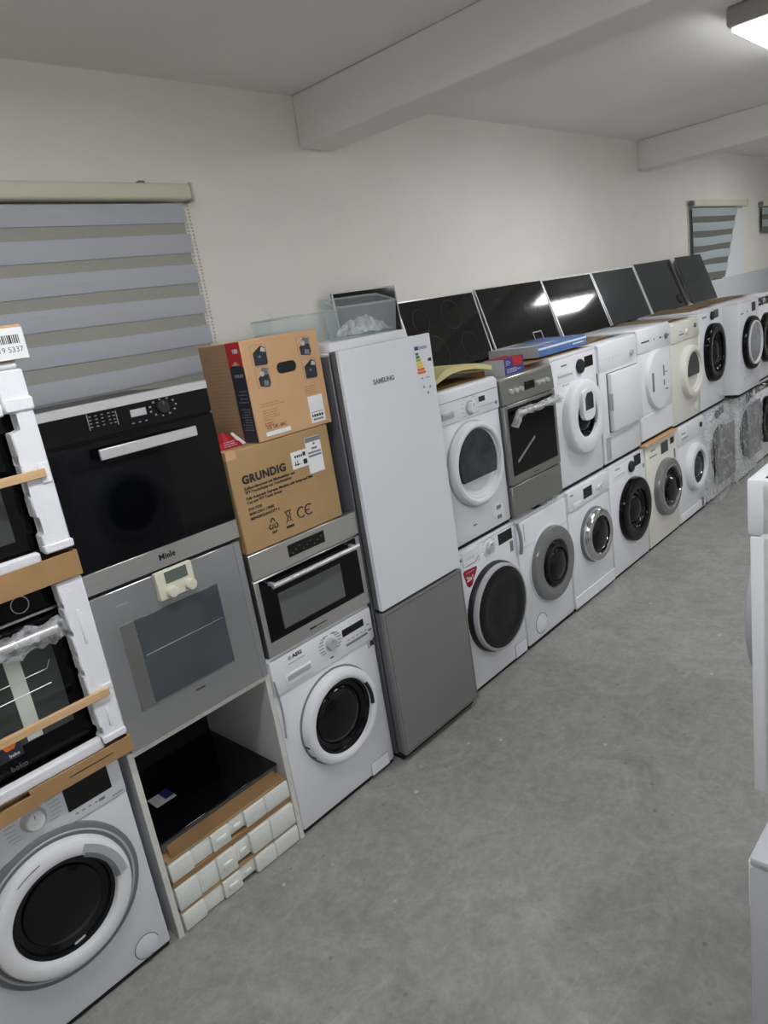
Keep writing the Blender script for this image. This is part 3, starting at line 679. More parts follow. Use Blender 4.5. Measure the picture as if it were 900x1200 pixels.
t = thing('compact_oven', 'low stainless built-in oven with a bar handle on the washing machine beside the fridge', 'oven', (0.006, 0.0, 0.855))
finish('body', rbox(0.012, 0.58, 0.025, 0.55, 0.0, 0.435, 0.003, 1), 'mid_grey', t)
finish('side_frame', rbox(0.0, 0.592, -0.006, 0.03, 0.0, 0.44, 0.002, 1), 'steel_dark', t)
cp = finish('control_panel', rbox(0.0, 0.592, -0.020, 0.0, 0.342, 0.446, 0.002, 1), 'steel', t)
display(cp, 0.192, 0.394, 0.372, 0.424, 'display', -0.020)
dashes('panel_print', [(0.21+0.02*i, 0.216+0.02*i, 0.384+0.01*(i % 3), 0.387+0.01*(i % 3)) for i in range(9)], -0.0225, 'print', cp)
d = finish('door', rbox(0.0, 0.592, -0.018, 0.0, 0.005, 0.334, 0.002, 1), 'steel', t)
finish('door_glass', rbox(0.022, 0.566, -0.0195, -0.01, 0.066, 0.330, 0.001, 1), 'black_glass', d)
finish('door_window', rbox(0.100, 0.452, -0.0205, -0.01, 0.095, 0.250, 0.001, 1), 'oven_pane', d)
finish('door_handle', tube([(0.055, -0.062, 0.306), (0.54, -0.062, 0.306)], 0.0105, 14), 'alu', d)
for hx in (0.07, 0.525): finish('handle_post', rbox(hx-0.008, hx+0.008, -0.06, -0.018, 0.299, 0.313, 0.002, 1), 'alu', d)
dashes('brand_plate', [(0.225, 0.262, 0.032, 0.040), (0.265, 0.325, 0.034, 0.038)], -0.0185, 'print_dark', d)

# coffee machine box
t = thing('cardboard_box', 'brown cardboard box with black GRUNDIG lettering on the compact oven', 'box', (0.010, -0.012, 1.303))
finish('body', rbox(0, 0.522, 0, 0.42, 0, 0.405, 0.004, 1), 'grundig_board', t)
finish('tape_seam', rbox(-0.001, 0.045, -0.001, 0.42, 0.375, 0.4065), 'cardboard_light', t)
lt = text('brand_lettering', 'GRUNDIG', 0.048, 0.272, 0.043, -0.0006, 'print_dark', t, 'LEFT', 0.0022, 1.04, 1.10)
for k, (s, zz) in enumerate((('Kaffeevollautomat mit Milchbehälter und', 0.247), ('TFT-Touchdisplay mit Touchfunktion', 0.231), ('Fully Automatic Espresso Machine with Integrated Milk', 0.208), ('Cup and TFT Touch Screen', 0.192), ('KVA 9230', 0.165), ('8690123011 / 9308', 0.146), ('MENGE/QUANTITY 1', 0.127))):
    text('print_line', s, 0.050, zz, 0.0155, -0.0006, 'print_dark', t, 'LEFT', 0.0004)
# marks: recycling triangle, crossed bin, CE
cx, cz = 0.150, 0.080
bm = newbm()
tri = [(cx+0.029*math.cos(PI/2+q*2*PI/3), cz+0.029*math.sin(PI/2+q*2*PI/3)) for q in range(3)]
for q in range(3):
    a, b = Vector(tri[q]), Vector(tri[(q+1) % 3])
    for (u, v) in ((0.12, 0.42), (0.58, 0.88)):
        p, r_ = a.lerp(b, u), a.lerp(b, v); tube([(p.x, -0.0006, p.y), (r_.x, -0.0006, r_.y)], 0.0026, 5, bm)
    p, r_ = a.lerp(b, 0.88), b.lerp(Vector(tri[(q+2) % 3]), 0.12); tube([(p.x, -0.0006, p.y), (r_.x, -0.0006, r_.y)], 0.0026, 5, bm)
rm = finish('recycling_mark', bm, 'print_dark', t)
text('recycling_number', '20', 0.150, 0.068, 0.020, -0.0007, 'print_dark', t, 'CENTER'); text('recycling_code', 'PAP', 0.150, 0.043, 0.014, -0.0007, 'print_dark', t, 'CENTER', 0.0004)
bm = newbm(); bx_, bz_ = 0.232, 0.082
for p, q in (((-0.012, 0.026), (0.014, 0.026)), ((-0.010, 0.024), (-0.006, -0.012)), ((0.011, 0.024), (0.007, -0.012)), ((-0.006, -0.012), (0.007, -0.012)), ((-0.018, 0.032), (0.018, -0.022)), ((0.018, 0.032), (-0.018, -0.022)), ((-0.008, 0.03), (0.01, 0.03))):
    tube([(bx_+p[0], -0.0006, bz_+p[1]), (bx_+q[0], -0.0006, bz_+q[1])], 0.0013, 5, bm)
rbox(bx_-0.02, bx_+0.02, -0.001, 0, bz_-0.042, bz_-0.032, bm=bm)
finish('bin_mark', bm, 'print_dark', t)
bm = newbm()
tube(arc(0.300, 0.084, 0.021, 0.9, 2*PI-0.9, -0.0006, 16), 0.0028, 5, bm); tube(arc(0.342, 0.084, 0.021, 0.9, 2*PI-0.9, -0.0006, 16), 0.0028, 5, bm)
tube([(0.323, -0.0006, 0.084), (0.346, -0.0006, 0.084)], 0.0024, 5, bm)
finish('conformity_mark', bm, 'print_dark', t)
l1 = finish('label', rbox(0.300, 0.384, -0.0012, 0, 0.262, 0.332, 0), 'paper', t)
dashes('label_print', [(0.318+0.011*i, 0.325+0.011*i, 0.306, 0.316) for i in range(4)]+[(0.362, 0.376, 0.306, 0.322), (0.36, 0.38, 0.272, 0.292), (0.312, 0.342, 0.276, 0.280), (0.316, 0.319, 0.276, 0.292), (0.328, 0.331, 0.274, 0.296)], -0.0018, 'print_dark', l1)
l2 = finish('label', rbox(0.385, 0.468, -0.0014, 0, 0.222, 0.372, 0), 'paper', t)
dashes('label_print', [(0.386, 0.467, 0.352, 0.371), (0.425, 0.436, 0.338, 0.347), (0.415, 0.445, 0.320, 0.328), (0.392, 0.462, 0.304, 0.311), (0.392, 0.462, 0.29, 0.298)], -0.002, 'print', l2)

# red plastic packet between the boxes
bm = newbm(); R = random.Random(12); nx, ny = 10, 8; g = []
for i in range(nx+1):
    row = []
    for j in range(ny+1):
        u, v = i/nx, j/ny; hgt = 0.058*math.sin(PI*u)**0.6*math.sin(PI*min(1, v*1.0+0.0))**0.6
        row.append(bm.verts.new((0.125*u, 0.13*v, hgt*R.uniform(0.75, 1.1))))
    g.append(row)
for i in range(nx):
    for j in range(ny): bm.faces.new((g[i][j], g[i+1][j], g[i+1][j+1], g[i][j+1]))
bot = [bm.verts.new((0.125*a, 0.13*b, -0.001)) for a, b in ((0, 0), (1, 0), (1, 1), (0, 1))]
bm.faces.new(bot)
pk = thing('plastic_packet', 'crumpled red and white plastic packet squeezed beside the printer carton', 'packet', (0.030, 0.055, 1.7095))
finish('pouch', bm, 'red', pk, ang=25)
finish('white_corner', prism([(0.118, 0.0), (0.145, 0.0), (0.092, 0.055), (0.083, 0.05)], 0.02, 0.026), 'paper', pk)
dashes('packet_print', fake_lines(0.03, 0.10, 0.024, 3, 0.008, 0.003, 4), 0.002, 'print_light', pk)

# printer carton
t = thing('printer_carton', 'tan carton with four product pictures and an oval hand hole', 'box', (0.172, -0.016, 1.7095), math.radians(0.5))
finish('body', rbox(0, 0.392, 0.0, 0.275, 0, 0.388, 0.003, 1), 'cardboard_light', t)
finish('side_face', rbox(-0.0012, 0.0, 0.085, 0.273, 0.003, 0.385), 'cardboard_side', t)
sb = finish('side_band', rbox(-0.0016, 0.0, 0.004, 0.090, 0.003, 0.300), 'navy', t)
bm = newbm(); v = [bm.verts.new((-0.0018, a, b)) for a, b in ((0.004, 0.386), (0.092, 0.386), (0.092, 0.288), (0.048, 0.318), (0.004, 0.288))]; bm.faces.new(v)
finish('red_band', bm, 'red', t)
def side_rows(name, y0, y1, z1, n, dz, m, x=-0.0022, seed=1, h_=0.0035):
    bm = newbm()
    for (a, b, c, d_) in fake_lines(y0, y1, z1, n, dz, h_, seed): rbox(x, x+0.0008, a, b, c, d_, bm=bm)
    return finish(name, bm, m, t)
side_rows('band_lettering', 0.02, 0.07, 0.345, 1, 0.01, 'print_light', h_=0.016)
side_rows('band_print', 0.015, 0.08, 0.255, 1, 0.01, 'print', h_=0.012, seed=5)
side_rows('band_print', 0.015, 0.08, 0.20, 4, 0.014, 'print', seed=3)
side_rows('band_print', 0.015, 0.08, 0.13, 9, 0.010, 'print', seed=6)
side_rows('side_print', 0.11, 0.26, 0.35, 24, 0.0135, 'cardboard', -0.0016, seed=8)
def hole_pts(x0, x1, z0, z1): return rrect(x0, x1, z0, z1, (z1-z0)/2-0.0005, 6)
finish('hand_hole', prism(hole_pts(0.152, 0.252, 0.240, 0.283), -0.0012, 0.001), 'rubber', t)
def picture(x0, x1, z0, z1, s):
    f = finish('picture_frame', ring_prism(rrect(x0, x1, z0, z1, 0.012), rrect(x0+0.0012, x1-0.0012, z0+0.0012, z1-0.0012, 0.011), -0.0006, 0.001), 'print', t)
    W, H = x1-x0, z1-z0
    P = lambda *q: [(x0+W*a, z0+H*b) for a, b in q]
    if s == 0:
        finish('printed_device', prism(P((0.15, 0.04), (0.9, 0.0), (0.98, 0.1), (0.98, 0.78), (0.72, 0.9), (0.14, 0.6)), -0.0009, 0.001), 'navy', f)
        finish('printed_lid', prism(P((0.14, 0.62), (0.7, 0.92), (0.96, 0.80), (0.45, 0.52)), -0.0012, 0.001), 'print_dark', f)
        finish('printed_sheet', prism(P((0.62, 0.66), (0.92, 0.60), (0.94, 0.76), (0.72, 0.86)), -0.0015, 0.001), 'print_light', f)
        finish('printed_slot', prism(P((0.45, 0.38), (0.60, 0.36), (0.60, 0.46), (0.47, 0.48)), -0.0015, 0.001), 'print', f)
    else:
        finish('printed_device', prism(P((0.18, 0.10), (0.85, 0.02), (0.97, 0.2), (0.92, 0.6), (0.6, 0.72), (0.15, 0.5)), -0.0009, 0.001), 'navy', f)
        finish('printed_lid', prism(P((0.3, 0.6), (0.5, 0.95), (0.95, 0.88), (0.88, 0.6)), -0.0012, 0.001), 'mid_grey', f)
        finish('printed_sheet', lathe(x0+W*0.45, z0+H*0.66, [(0, -0.0015), (0.010, -0.0015), (0.010, 0.0)], 16), 'print_light', f)
        finish('printed_slot', prism(P((0.45, 0.12), (0.8, 0.08), (0.85, 0.3), (0.5, 0.36)), -0.0015, 0.001), 'print', f)
picture(0.040, 0.116, 0.285, 0.366, 0); picture(0.046, 0.112, 0.200, 0.282, 1); picture(0.276, 0.346, 0.287, 0.366, 1); picture(0.284, 0.358, 0.196, 0.278, 0)
lb = finish('label', rbox(0.280, 0.360, -0.0012, 0, 0.016, 0.126, 0), 'paper', t)
R = random.Random(2)
dashes('label_print', [(0.288+0.0034*i, 0.291+0.0034*i, 0.040, 0.050) for i in range(18) if i % 4 != 2]+[(0.288, 0.352, 0.058, 0.060)]+[(0.29+0.0034*i, 0.293+0.0034*i, 0.026, 0.033) for i in range(17) if i % 3], -0.0018, 'print_dark', lb)
dashes('fine_print', fake_lines(0.04, 0.18, 0.140, 2, 0.010, 0.003, 1)+fake_lines(0.042, 0.12, 0.112, 5, 0.009, 0.003, 2)+fake_lines(0.275, 0.345, 0.165, 4, 0.009, 0.003, 3), -0.0006, 'cardboard', t)
dashes('red_print', fake_lines(0.042, 0.10, 0.064, 2, 0.008, 0.003, 7), -0.0006, 'red', t)
text('conformity_line', 'CE  UK  EAC', 0.05, 0.042, 0.018, -0.0006, 'print_dark', t)
finish('white_label', rbox(0.04, 0.165, -0.0012, 0, 0.016, 0.032, 0), 'paper', t)

# ------------------------------------------------------------------ fridge
FX = 0.618
t = thing('fridge_freezer', 'tall two-tone fridge freezer with a white upper door and satin grey lower door', 'fridge', (FX, 0, 0))
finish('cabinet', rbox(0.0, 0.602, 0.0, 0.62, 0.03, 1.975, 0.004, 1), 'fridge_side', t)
finish('top_cover', rbox(0.004, 0.598, 0.002, 0.62, 1.975, 1.988, 0.003, 1), 'plastic', t)
finish('plinth', rbox(0.01, 0.592, -0.035, 0.05, 0.006, 0.045, 0.002, 1), 'rubber', t)
feet(t, 0.6, 0.6, 0.03)
for (z0, z1, m, nm) in ((0.812, 1.992, 'fridge_white', 'upper_door'), (0.046, 0.796, 'satin_grey', 'lower_door')):
    d = finish(nm, rbox(0.0, 0.602, -0.066, -0.044, z0, z1, 0.002, 1), m, t)
    finish('door_core', rbox(0.002, 0.60, -0.045, -0.012, z0+0.002, z1-0.002, 0.002, 1), 'fridge_side', d)
    finish('door_gasket', rbox(0.006, 0.596, -0.013, 0.0, z0+0.006, z1-0.006), 'gasket', d)
    if nm == 'upper_door':
        text('brand_lettering', 'SAMSUNG', 0.245, 1.822, 0.030, -0.0664, 'print', d, 'CENTER', 0.0012)
        lb = finish('energy_label', rbox(0.470, 0.592, -0.0664, -0.065, 1.70, 1.955, 0), 'plastic', d)
        finish('flag_square', rbox(0.478, 0.505, -0.0668, -0.066, 1.925, 1.942), 'indigo', lb)
        text('label_lettering', 'ENERG', 0.508, 1.926, 0.020, -0.0667, 'indigo', lb)
        for i, mm in enumerate(('green', 'green', 'lime', 'yellow', 'yellow', 'orange', 'orange')):
            zz = 1.902-0.0145*i; L_ = 0.018+0.006*i
            finish('rating_arrow', prism([(0.480, zz), (0.480+L_, zz), (0.480+L_+0.006, zz+0.006), (0.480+L_, zz+0.012), (0.480, zz+0.012)], -0.0668, -0.066), mm, lb)
        finish('rating_class', prism([(0.560, 1.872), (0.572, 1.864), (0.590, 1.864), (0.590, 1.880), (0.572, 1.880)], -0.0668, -0.066), 'print_dark', lb)
        dashes('label_print', [(0.50, 0.512, 1.79, 1.797), (0.53, 0.56, 1.791, 1.794), (0.505, 0.515, 1.748, 1.758), (0.55, 0.56, 1.742, 1.752), (0.53, 0.54, 1.716, 1.728)], -0.0668, 'print', lb)
    else:
        finish('door_frame_line', ring_prism(rect_pts(0.010, 0.592, z0+0.01, z1-0.012), rect_pts(0.0125, 0.5895, z0+0.0125, z1-0.0145), -0.0663, -0.060), 'gasket', d)
finish('hinge_cover', rbox(0.004, 0.05, -0.060, 0.0, 1.976, 1.990, 0.003, 1), 'gasket', t)

# clear fridge drawers on top of the fridge
def clear_bin(label, x, y, z, W, D, H, rz, slope=0.03, hb=0.0):
    t = thing('clear_bin', label, 'fridge drawer', (x, y, z), rz)
    th = 0.004
    def slab(name, a, b, c, d_):
        bm = newbm(); v = [bm.verts.new(p) for p in (a, b, c, d_)]; bm.faces.new(v); bmesh.ops.solidify(bm, geom=list(bm.faces), thickness=th)
        return finish(name, bm, 'acrylic', t, smooth=False)
    s = slope
    slab('base', (s, s, 0.002), (W-s, s, 0.002), (W-s, D-s, 0.002), (s, D-s, 0.002))
    slab('front_wall', (s, s, 0), (W-s, s, 0), (W, 0, H), (0, 0, H))
    slab('back_wall', (s, D-s, 0), (W-s, D-s, 0), (W, D, H+hb), (0, D, H+hb))
    slab('side_wall', (s, s, 0), (s, D-s, 0), (0, D, H+hb), (0, 0, H))
    slab('side_wall', (W-s, s, 0), (W-s, D-s, 0), (W, D, H+hb), (W, 0, H))
    bm = newbm()
    for p, q in (((0, 0), (W, 0)), ((W, 0), (W, D)), ((W, D), (0, D)), ((0, D), (0, 0))): tube([(p[0], p[1], H+(hb if p[1] else 0)), (q[0], q[1], H+(hb if q[1] else 0))], 0.0045, 8, bm)
    finish('rim', bm, 'acrylic', t)
    return t
sl = tag(box('white_slab', 0.665, 1.175, 0.035, 0.435, 1.9885, 2.026, 'plastic', r=0.004), 'flat white plastic slab on top of the fridge under the deep clear bin', 'plastic slab')
b1 = clear_bin('deep clear plastic bin on top of the fridge', 0.80, 0.075, 2.027, 0.375, 0.115, 0.138, 0.0, 0.012, 0.042)
bm = newbm(); R = random.Random(4); g = []
for i in range(13):
    row = [bm.verts.new((0.026+0.322*i/12, 0.020+0.076*j/10, 0.010+0.062*math.sin(PI*i/12)**0.5*math.sin(PI*j/10)**0.5*R.uniform(0.5, 1.25)+R.uniform(0, 0.012))) for j in range(11)]; g.append(row)
for i in range(12):
    for j in range(10): bm.faces.new((g[i][j], g[i+1][j], g[i+1][j+1], g[i][j+1]))
tag(finish('plastic_bag', bm, 'bag', None, ang=10), 'crumpled white plastic bag inside the deep clear bin on the fridge', 'bag').location = (0.80, 0.075, 2.027)
b2 = clear_bin('long shallow clear bin standing on the fridge behind the printer carton', 0.712, 0.455, 1.9885, 0.44, 0.15, 0.176, 0.0, 0.004)
bm = newbm(); v = [bm.verts.new(p) for p in ((0.0, 0.002, 0.176), (0.028, 0.002, 0.176), (0.006, 0.002, 0.226), (0.0, 0.002, 0.226))]; bm.faces.new(v); bmesh.ops.solidify(bm, geom=list(bm.faces), thickness=0.004)
finish('end_tab', bm, 'acrylic', b2, smooth=False)

# ------------------------------------------------------------------ hobs leaning on the wall
def hob(label, x0, x1, zb, zt, yb, yt, rings=(), grey=0.0, edge=True, knob_=None, frame='alu', m='hob_glass'):
    W = x1-x0; dy = yt-yb; dz = zt-zb; Ln = math.hypot(dy, dz)
    t = thing('glass_hob', label, 'hob', (x0, yb, zb)); t.rotation_euler = (-math.atan2(dy, dz), 0, 0); t['group'] = 'black hobs leaning on the wall'
    finish('casing', rbox(0.03, W-0.03, 0.007, 0.035, 0.02, Ln-0.02, 0.003, 1), 'steel_dark', t)
    gl = finish('glass_top', rbox(0.0, W, 0.0, 0.007, 0.0, Ln, 0.001, 1), m, t)
    if edge:
        for (a, b, c, d_) in ((-0.006, 0.004, 0, Ln), (W-0.004, W+0.006, 0, Ln), (0, W, Ln-0.004, Ln+0.004)):
            finish('metal_edge', rbox(a, b, -0.002, 0.009, c, d_), frame, t)
    for (u, v, r_) in rings:
        finish('cooking_zone', lathe(W*u, Ln*v, [(r_, -0.0006), (r_-0.0022, -0.0008), (r_-0.0022, 0.0002)], 36), 'gasket', gl)
    return t
hob('black hob standing upright behind the clear drawer on the fridge', 1.325, 1.832, 1.702, 2.255, 0.615, 0.655, frame='steel_dark')
four = ((0.22, 0.72, 0.075), (0.62, 0.74, 0.095), (0.30, 0.27, 0.105), (0.74, 0.28, 0.085))
hob('black hob with four faint ring zones right behind the fridge', 1.845, 2.625, 1.702, 2.155, 0.55, 0.672, four)
h2 = hob('black hob with two large zones behind the blue carton, second from the fridge', 2.655, 3.510, 1.702, 2.165, 0.53, 0.672, ((0.28, 0.6, 0.11), (0.7, 0.62, 0.09)))
finish('touch_frame', ring_prism(rect_pts(0.50, 0.62, 0.02, 0.115), rect_pts(0.507, 0.613, 0.027, 0.108), -0.0012, 0.001), 'plastic_grey', h2)
hob('black hob mirroring a bright strip of light, third from the fridge', 3.525, 4.300, 1.713, 2.158, 0.515, 0.672, ((0.3, 0.7, 0.09), (0.7, 0.7, 0.09)))
hob('plain dark hob fourth from the fridge, above the round white dryer', 4.325, 5.120, 1.720, 2.160, 0.51, 0.672, m='hob_sheen')
h5 = hob('dark hob with a small round dark control, fifth from the fridge', 5.135, 5.985, 1.720, 2.180, 0.50, 0.672, m='hob_sheen')
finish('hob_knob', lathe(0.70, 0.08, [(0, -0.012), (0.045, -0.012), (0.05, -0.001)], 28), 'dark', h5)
hob('dark hob farthest from the fridge, next to the small blind', 6.000, 6.690, 1.720, 2.185, 0.46, 0.625, edge=False, m='hob_sheen')
# ------------------------------------------------------------------ lower row beyond the fridge
ROW = 'washing machines in the lower row'
# white washer with a huge dark door and a red badge
t = machine('washing_machine', 'white washing machine with a huge dark door and red 2in1 sticker beside the fridge', 'washing machine', 1.236, 0.0, 0, w_=0.606, panel_z=None, group=ROW, h_=0.848)
knob(t, 0.334, 0.784, 0.032, 0.0, 0.022, 'alu')
dial_marks(t, 0.334, 0.784, 0.05, 14, -0.0006, 'print_light', -1.0, 4.1, 0.02)
display(t, 0.426, 0.566, 0.758, 0.822, y=0.0)
text('brand_lettering', 'LG', 0.050, 0.790, 0.024, -0.0005, 'print_dark', t, 'LEFT', 0.001)
dr = finish('detergent_drawer', rbox(0.085, 0.245, -0.003, 0.005, 0.748, 0.832, 0.002, 1), 'enamel', t)
finish('drawer_line', tube([(0.10, -0.0035, 0.752), (0.19, -0.0035, 0.752), (0.225, -0.0035, 0.775)], 0.0018, 6), 'print', dr)
dashes('panel_print', fake_lines(0.11, 0.2, 0.79, 2, 0.01, 0.003, 5), -0.0036, 'print_light', dr)
finish('badge', rbox(0.535, 0.565, -0.001, 0.001, 0.682, 0.745), 'print', t)
d = finish('door', lathe(0.326, 0.432, [(0.262, 0.003), (0.262, -0.022), (0.257, -0.030), (0.246, -0.032)], 64), 'dark', t)
finish('door_trim', lathe(0.326, 0.432, [(0.252, -0.026), (0.252, -0.046), (0.246, -0.055), (0.236, -0.058), (0.230, -0.050)], 64), 'plastic_grey', d)
finish('door_glass', lathe(0.326, 0.432, [(0.236, -0.054), (0.222, -0.060), (0.19, -0.063), (0.17, -0.0615), (0.165, -0.060), (0.10, -0.066), (0, -0.069)], 64), 'door_glass', d)
st = finish('red_sticker', prism([(0.076, 0.720), (0.088, 0.732), (0.196, 0.724), (0.202, 0.712), (0.142, 0.634), (0.118, 0.626), (0.098, 0.640)], -0.0016, 0.001), 'crimson', t)
text('sticker_lettering', '2in1', 0.098, 0.664, 0.038, -0.002, 'paper', st, 'LEFT', 0.0008)
dashes('sticker_line', [(0.098, 0.175, 0.710, 0.713)], -0.002, 'print_light', st)
flap_rect(t, 0.470, 0.592, 0.026, 0.106, 'enamel')

# machine under the steel cooker
t = machine('washing_machine', 'white washing machine with a wide grey ring door under the steel cooker', 'washing machine', 1.852, 0.0, 0, w_=0.588, h_=0.842, panel_z=None, group=ROW, bev=0.02)
finish('panel_seam', rbox(0.0, 0.588, -0.001, 0.002, 0.655, 0.658), 'print_light', t)
finish('door_catch', rbox(0.07, 0.075, -0.003, 0.004, 0.69, 0.80, 0.001, 1), 'plastic_grey', t)
finish('worktop_label', rbox(0.235, 0.315, 0.01, 0.06, 0.8425, 0.8435), 'dark', t)
d = porthole(t, 0.335, 0.462, 0.238, 0.150, 0.045, 'ring_grey', 'smoke_glass', dish=0.028, back='plastic', rise=0.012)
finish('inner_seal', lathe(0.335, 0.455, [(0.128, -0.046), (0.124, -0.056), (0.112, -0.058), (0.106, -0.044)], 44), 'rubber', d)
finish('glass_bowl', lathe(0.335, 0.455, [(0.105, -0.045), (0.09, -0.060), (0.05, -0.068), (0, -0.07)], 40), 'door_glass', d)
flap_round(t, 0.165, 0.120, 0.066, 'enamel', seam='dark')
# hose hanging down in the gap
tag(finish('drain_hose', tube([(1.847+0.010*k/8, -0.010-0.014*math.sin(PI*k/8), 0.83-0.19*k/8) for k in range(9)], 0.011, 8), 'hose'), 'short grey hose end hanging in the gap between the two nearest lower washing machines', 'hose')
def mid_washer(label, x, disp, kn, door, h_=0.845, m='enamel', **kw):
    pass
# square-display white washer with chrome door
t = machine('washing_machine', 'white washing machine with a chrome porthole and small square black display', 'washing machine', 2.447, 0.0, 0, w_=0.585, panel_z=0.70, group=ROW)
display(t, 0.205, 0.325, 0.735, 0.805)
for kx in (0.385, 0.425, 0.465): knob(t, kx, 0.765 - (0.01 if kx == 0.425 else 0), 0.014, -0.008, 0.008, 'plastic', None, 'control_button')
drawer(t, 0.06, 0.17, 0.708, 0.745, 'plastic', slot='plastic')
dashes('brand_lettering', [(0.035, 0.07, 0.800, 0.810)], -0.0085, 'print', t)
d = porthole(t, 0.320, 0.455, 0.182, 0.128, 0.06, 'chrome', 'smoke_glass', dish=0.03, rise=0.012)
finish('door_surround', lathe(0.320, 0.455, [(0.192, 0.003), (0.190, -0.016), (0.178, -0.02)], 56), 'mid_grey', d)
finish('glass_bowl', lathe(0.320, 0.455, [(0.115, -0.045), (0.09, -0.06), (0.05, -0.068), (0, -0.07)], 40), 'door_glass', d)
finish('kick_panel', rbox(0.004, 0.581, -0.004, 0.02, 0.022, 0.105, 0.003, 1), 'enamel', t)
# two-dial black-door washer
def square_knob(t, cx, cz, r, y=-0.002, m='dark'):
    return finish('program_knob', lathe(cx, cz, [(0, y-0.016), (r*0.9, y-0.016), (r, y-0.010), (r, y)], 28), m, t)
def small_panel(t, kx, kz, r, dx0, dx1, dz0, dz1, m='dark'):
    square_knob(t, kx, kz, r, m=m); display(t, dx0, dx1, dz0, dz1, 'display', 0.0)
    dashes('brand_lettering', [(0.10, 0.17, 0.795, 0.803)], -0.0006, 'print', t)
    dr = finish('detergent_drawer', rbox(0.06, 0.27, -0.002, 0.005, 0.722, 0.765, 0.002, 1), 'enamel', t)
    finish('drawer_line', rbox(0.075, 0.24, -0.003, 0.0, 0.748, 0.752), 'print_light', dr)
t = machine('washing_machine', 'white washing machine with a solid black ring door and black dial in the lower row', 'washing machine', 3.045, 0.0, 0, w_=0.597, panel_z=None, group=ROW)
small_panel(t, 0.345, 0.765, 0.042, 0.41, 0.52, 0.745, 0.825)
finish('lock_mark', rbox(0.555, 0.572, -0.001, 0.001, 0.70, 0.73), 'dark', t)
d = porthole(t, 0.350, 0.440, 0.242, 0.150, 0.045, 'black_glass', 'door_glass', dish=0.03, rise=0.01)
# silver door washer
t = machine('washing_machine', 'off-white washing machine with a silver ring door in the lower row', 'washing machine', 3.657, 0.0, 0, w_=0.60, m='cream', panel_z=None, group=ROW)
display(t, 0.285, 0.425, 0.715, 0.805, 'smoke_glass', 0.0); display(t, 0.47, 0.545, 0.755, 0.805, 'display', 0.0, name='status_display')
dashes('brand_lettering', [(0.10, 0.18, 0.78, 0.79), (0.07, 0.2, 0.735, 0.745)], -0.0006, 'print', t)
finish('side_badge', rbox(0.535, 0.565, -0.001, 0.001, 0.62, 0.70), 'print', t)
d = porthole(t, 0.345, 0.438, 0.232, 0.155, 0.05, 'ring_grey', 'smoke_glass', dish=0.03, rise=0.012, trim='chrome', trim_w=0.02)
finish('door_latch', rbox(0.44, 0.50, -0.075, -0.04, 0.40, 0.49, 0.004, 1), 'dark', d)
finish('glass_bowl', lathe(0.345, 0.420, [(0.10, -0.045), (0.09, -0.06), (0.05, -0.068), (0, -0.07)], 40), 'door_glass', d)
# plain white washer
t = machine('washing_machine', 'plain white washing machine with a white ring door and a low kick panel', 'washing machine', 4.272, 0.0, 0, w_=0.60, panel_z=0.69, group=ROW, panel_m='plastic')
knob(t, 0.50, 0.775, 0.022, -0.008, 0.012, 'dark')
drawer(t, 0.06, 0.21, 0.71, 0.76, 'plastic')
dashes('brand_lettering', [(0.08, 0.16, 0.775, 0.785)], -0.0085, 'print', t)
d = porthole(t, 0.345, 0.440, 0.205, 0.140, 0.055, 'plastic', 'smoke_glass', dish=0.03, rise=0.012)
finish('kick_panel', rbox(0.03, 0.57, -0.004, 0.01, 0.035, 0.10, 0.003, 1), 'enamel', t)
finish('hanging_tag', rbox(0.485, 0.53, -0.007, 0.0, 0.04, 0.115, 0.002, 1), 'print', t)
# two film-wrapped washers
def wrap(label, x, y, w_, h_, seed, print_=False):
    """loose plastic film hood over a machine"""
    R = random.Random(seed); nx, nz = 20, 26; t = thing('plastic_wrap', label, 'plastic wrap', (x, y, 0))
    def sheet(name, fn, n1, n2):
        bm = newbm(); g = [[bm.verts.new(fn(i/n1, j/n2)) for j in range(n2+1)] for i in range(n1+1)]
        for i in range(n1):
            for j in range(n2): bm.faces.new((g[i][j], g[i+1][j], g[i+1][j+1], g[i][j+1]))
        return finish(name, bm, 'film_thick', t, ang=180)
    w0 = lambda: R.uniform(-0.006, 0.006)
    sheet('front_sheet', lambda a, b: (-0.012+(w_+0.024)*a, -0.066+w0()-0.008*math.sin(a*9+b*4), 0.01+(h_+0.004)*b), nx, nz)
    sheet('left_sheet', lambda a, b: (-0.012+w0()*0.4, -0.064+0.60*a, 0.01+(h_+0.004)*b), 14, nz)
    sheet('top_sheet', lambda a, b: (-0.012+(w_+0.024)*a, -0.064+0.60*b, h_+0.010+abs(w0())*0.3), nx, 10)
    return t
t = machine('washing_machine', 'film-wrapped washing machine with a dark door, first of the two wrapped ones', 'washing machine', 4.915, 0.0, 0, w_=0.62, panel_z=None, group=ROW, h_=0.836)
small_panel(t, 0.27, 0.775, 0.04, 0.35, 0.47, 0.75, 0.825)
d = porthole(t, 0.34, 0.43, 0.235, 0.15, 0.04, 'dark', 'door_glass', dish=0.02)
finish('dark_sheet', rbox(0.13, 0.60, -0.052, -0.048, 0.15, 0.66, 0.002, 1), 'mottled', t)
wp = wrap('crinkled clear film over the first wrapped washing machine', 4.915, 0.0, 0.62, 0.834, 21)
t = machine('washing_machine', 'film-wrapped washing machine nearest the right edge, second of the two wrapped ones', 'washing machine', 5.60, -0.03, 0, w_=0.62, panel_z=None, group=ROW, h_=0.836)
small_panel(t, 0.35, 0.775, 0.04, 0.42, 0.54, 0.75, 0.825)
d = porthole(t, 0.36, 0.43, 0.24, 0.155, 0.03, 'dark', 'door_glass', dish=0.02)
finish('dark_sheet', rbox(0.20, 0.60, -0.052, -0.048, 0.20, 0.73, 0.002, 1), 'mottled2', t)
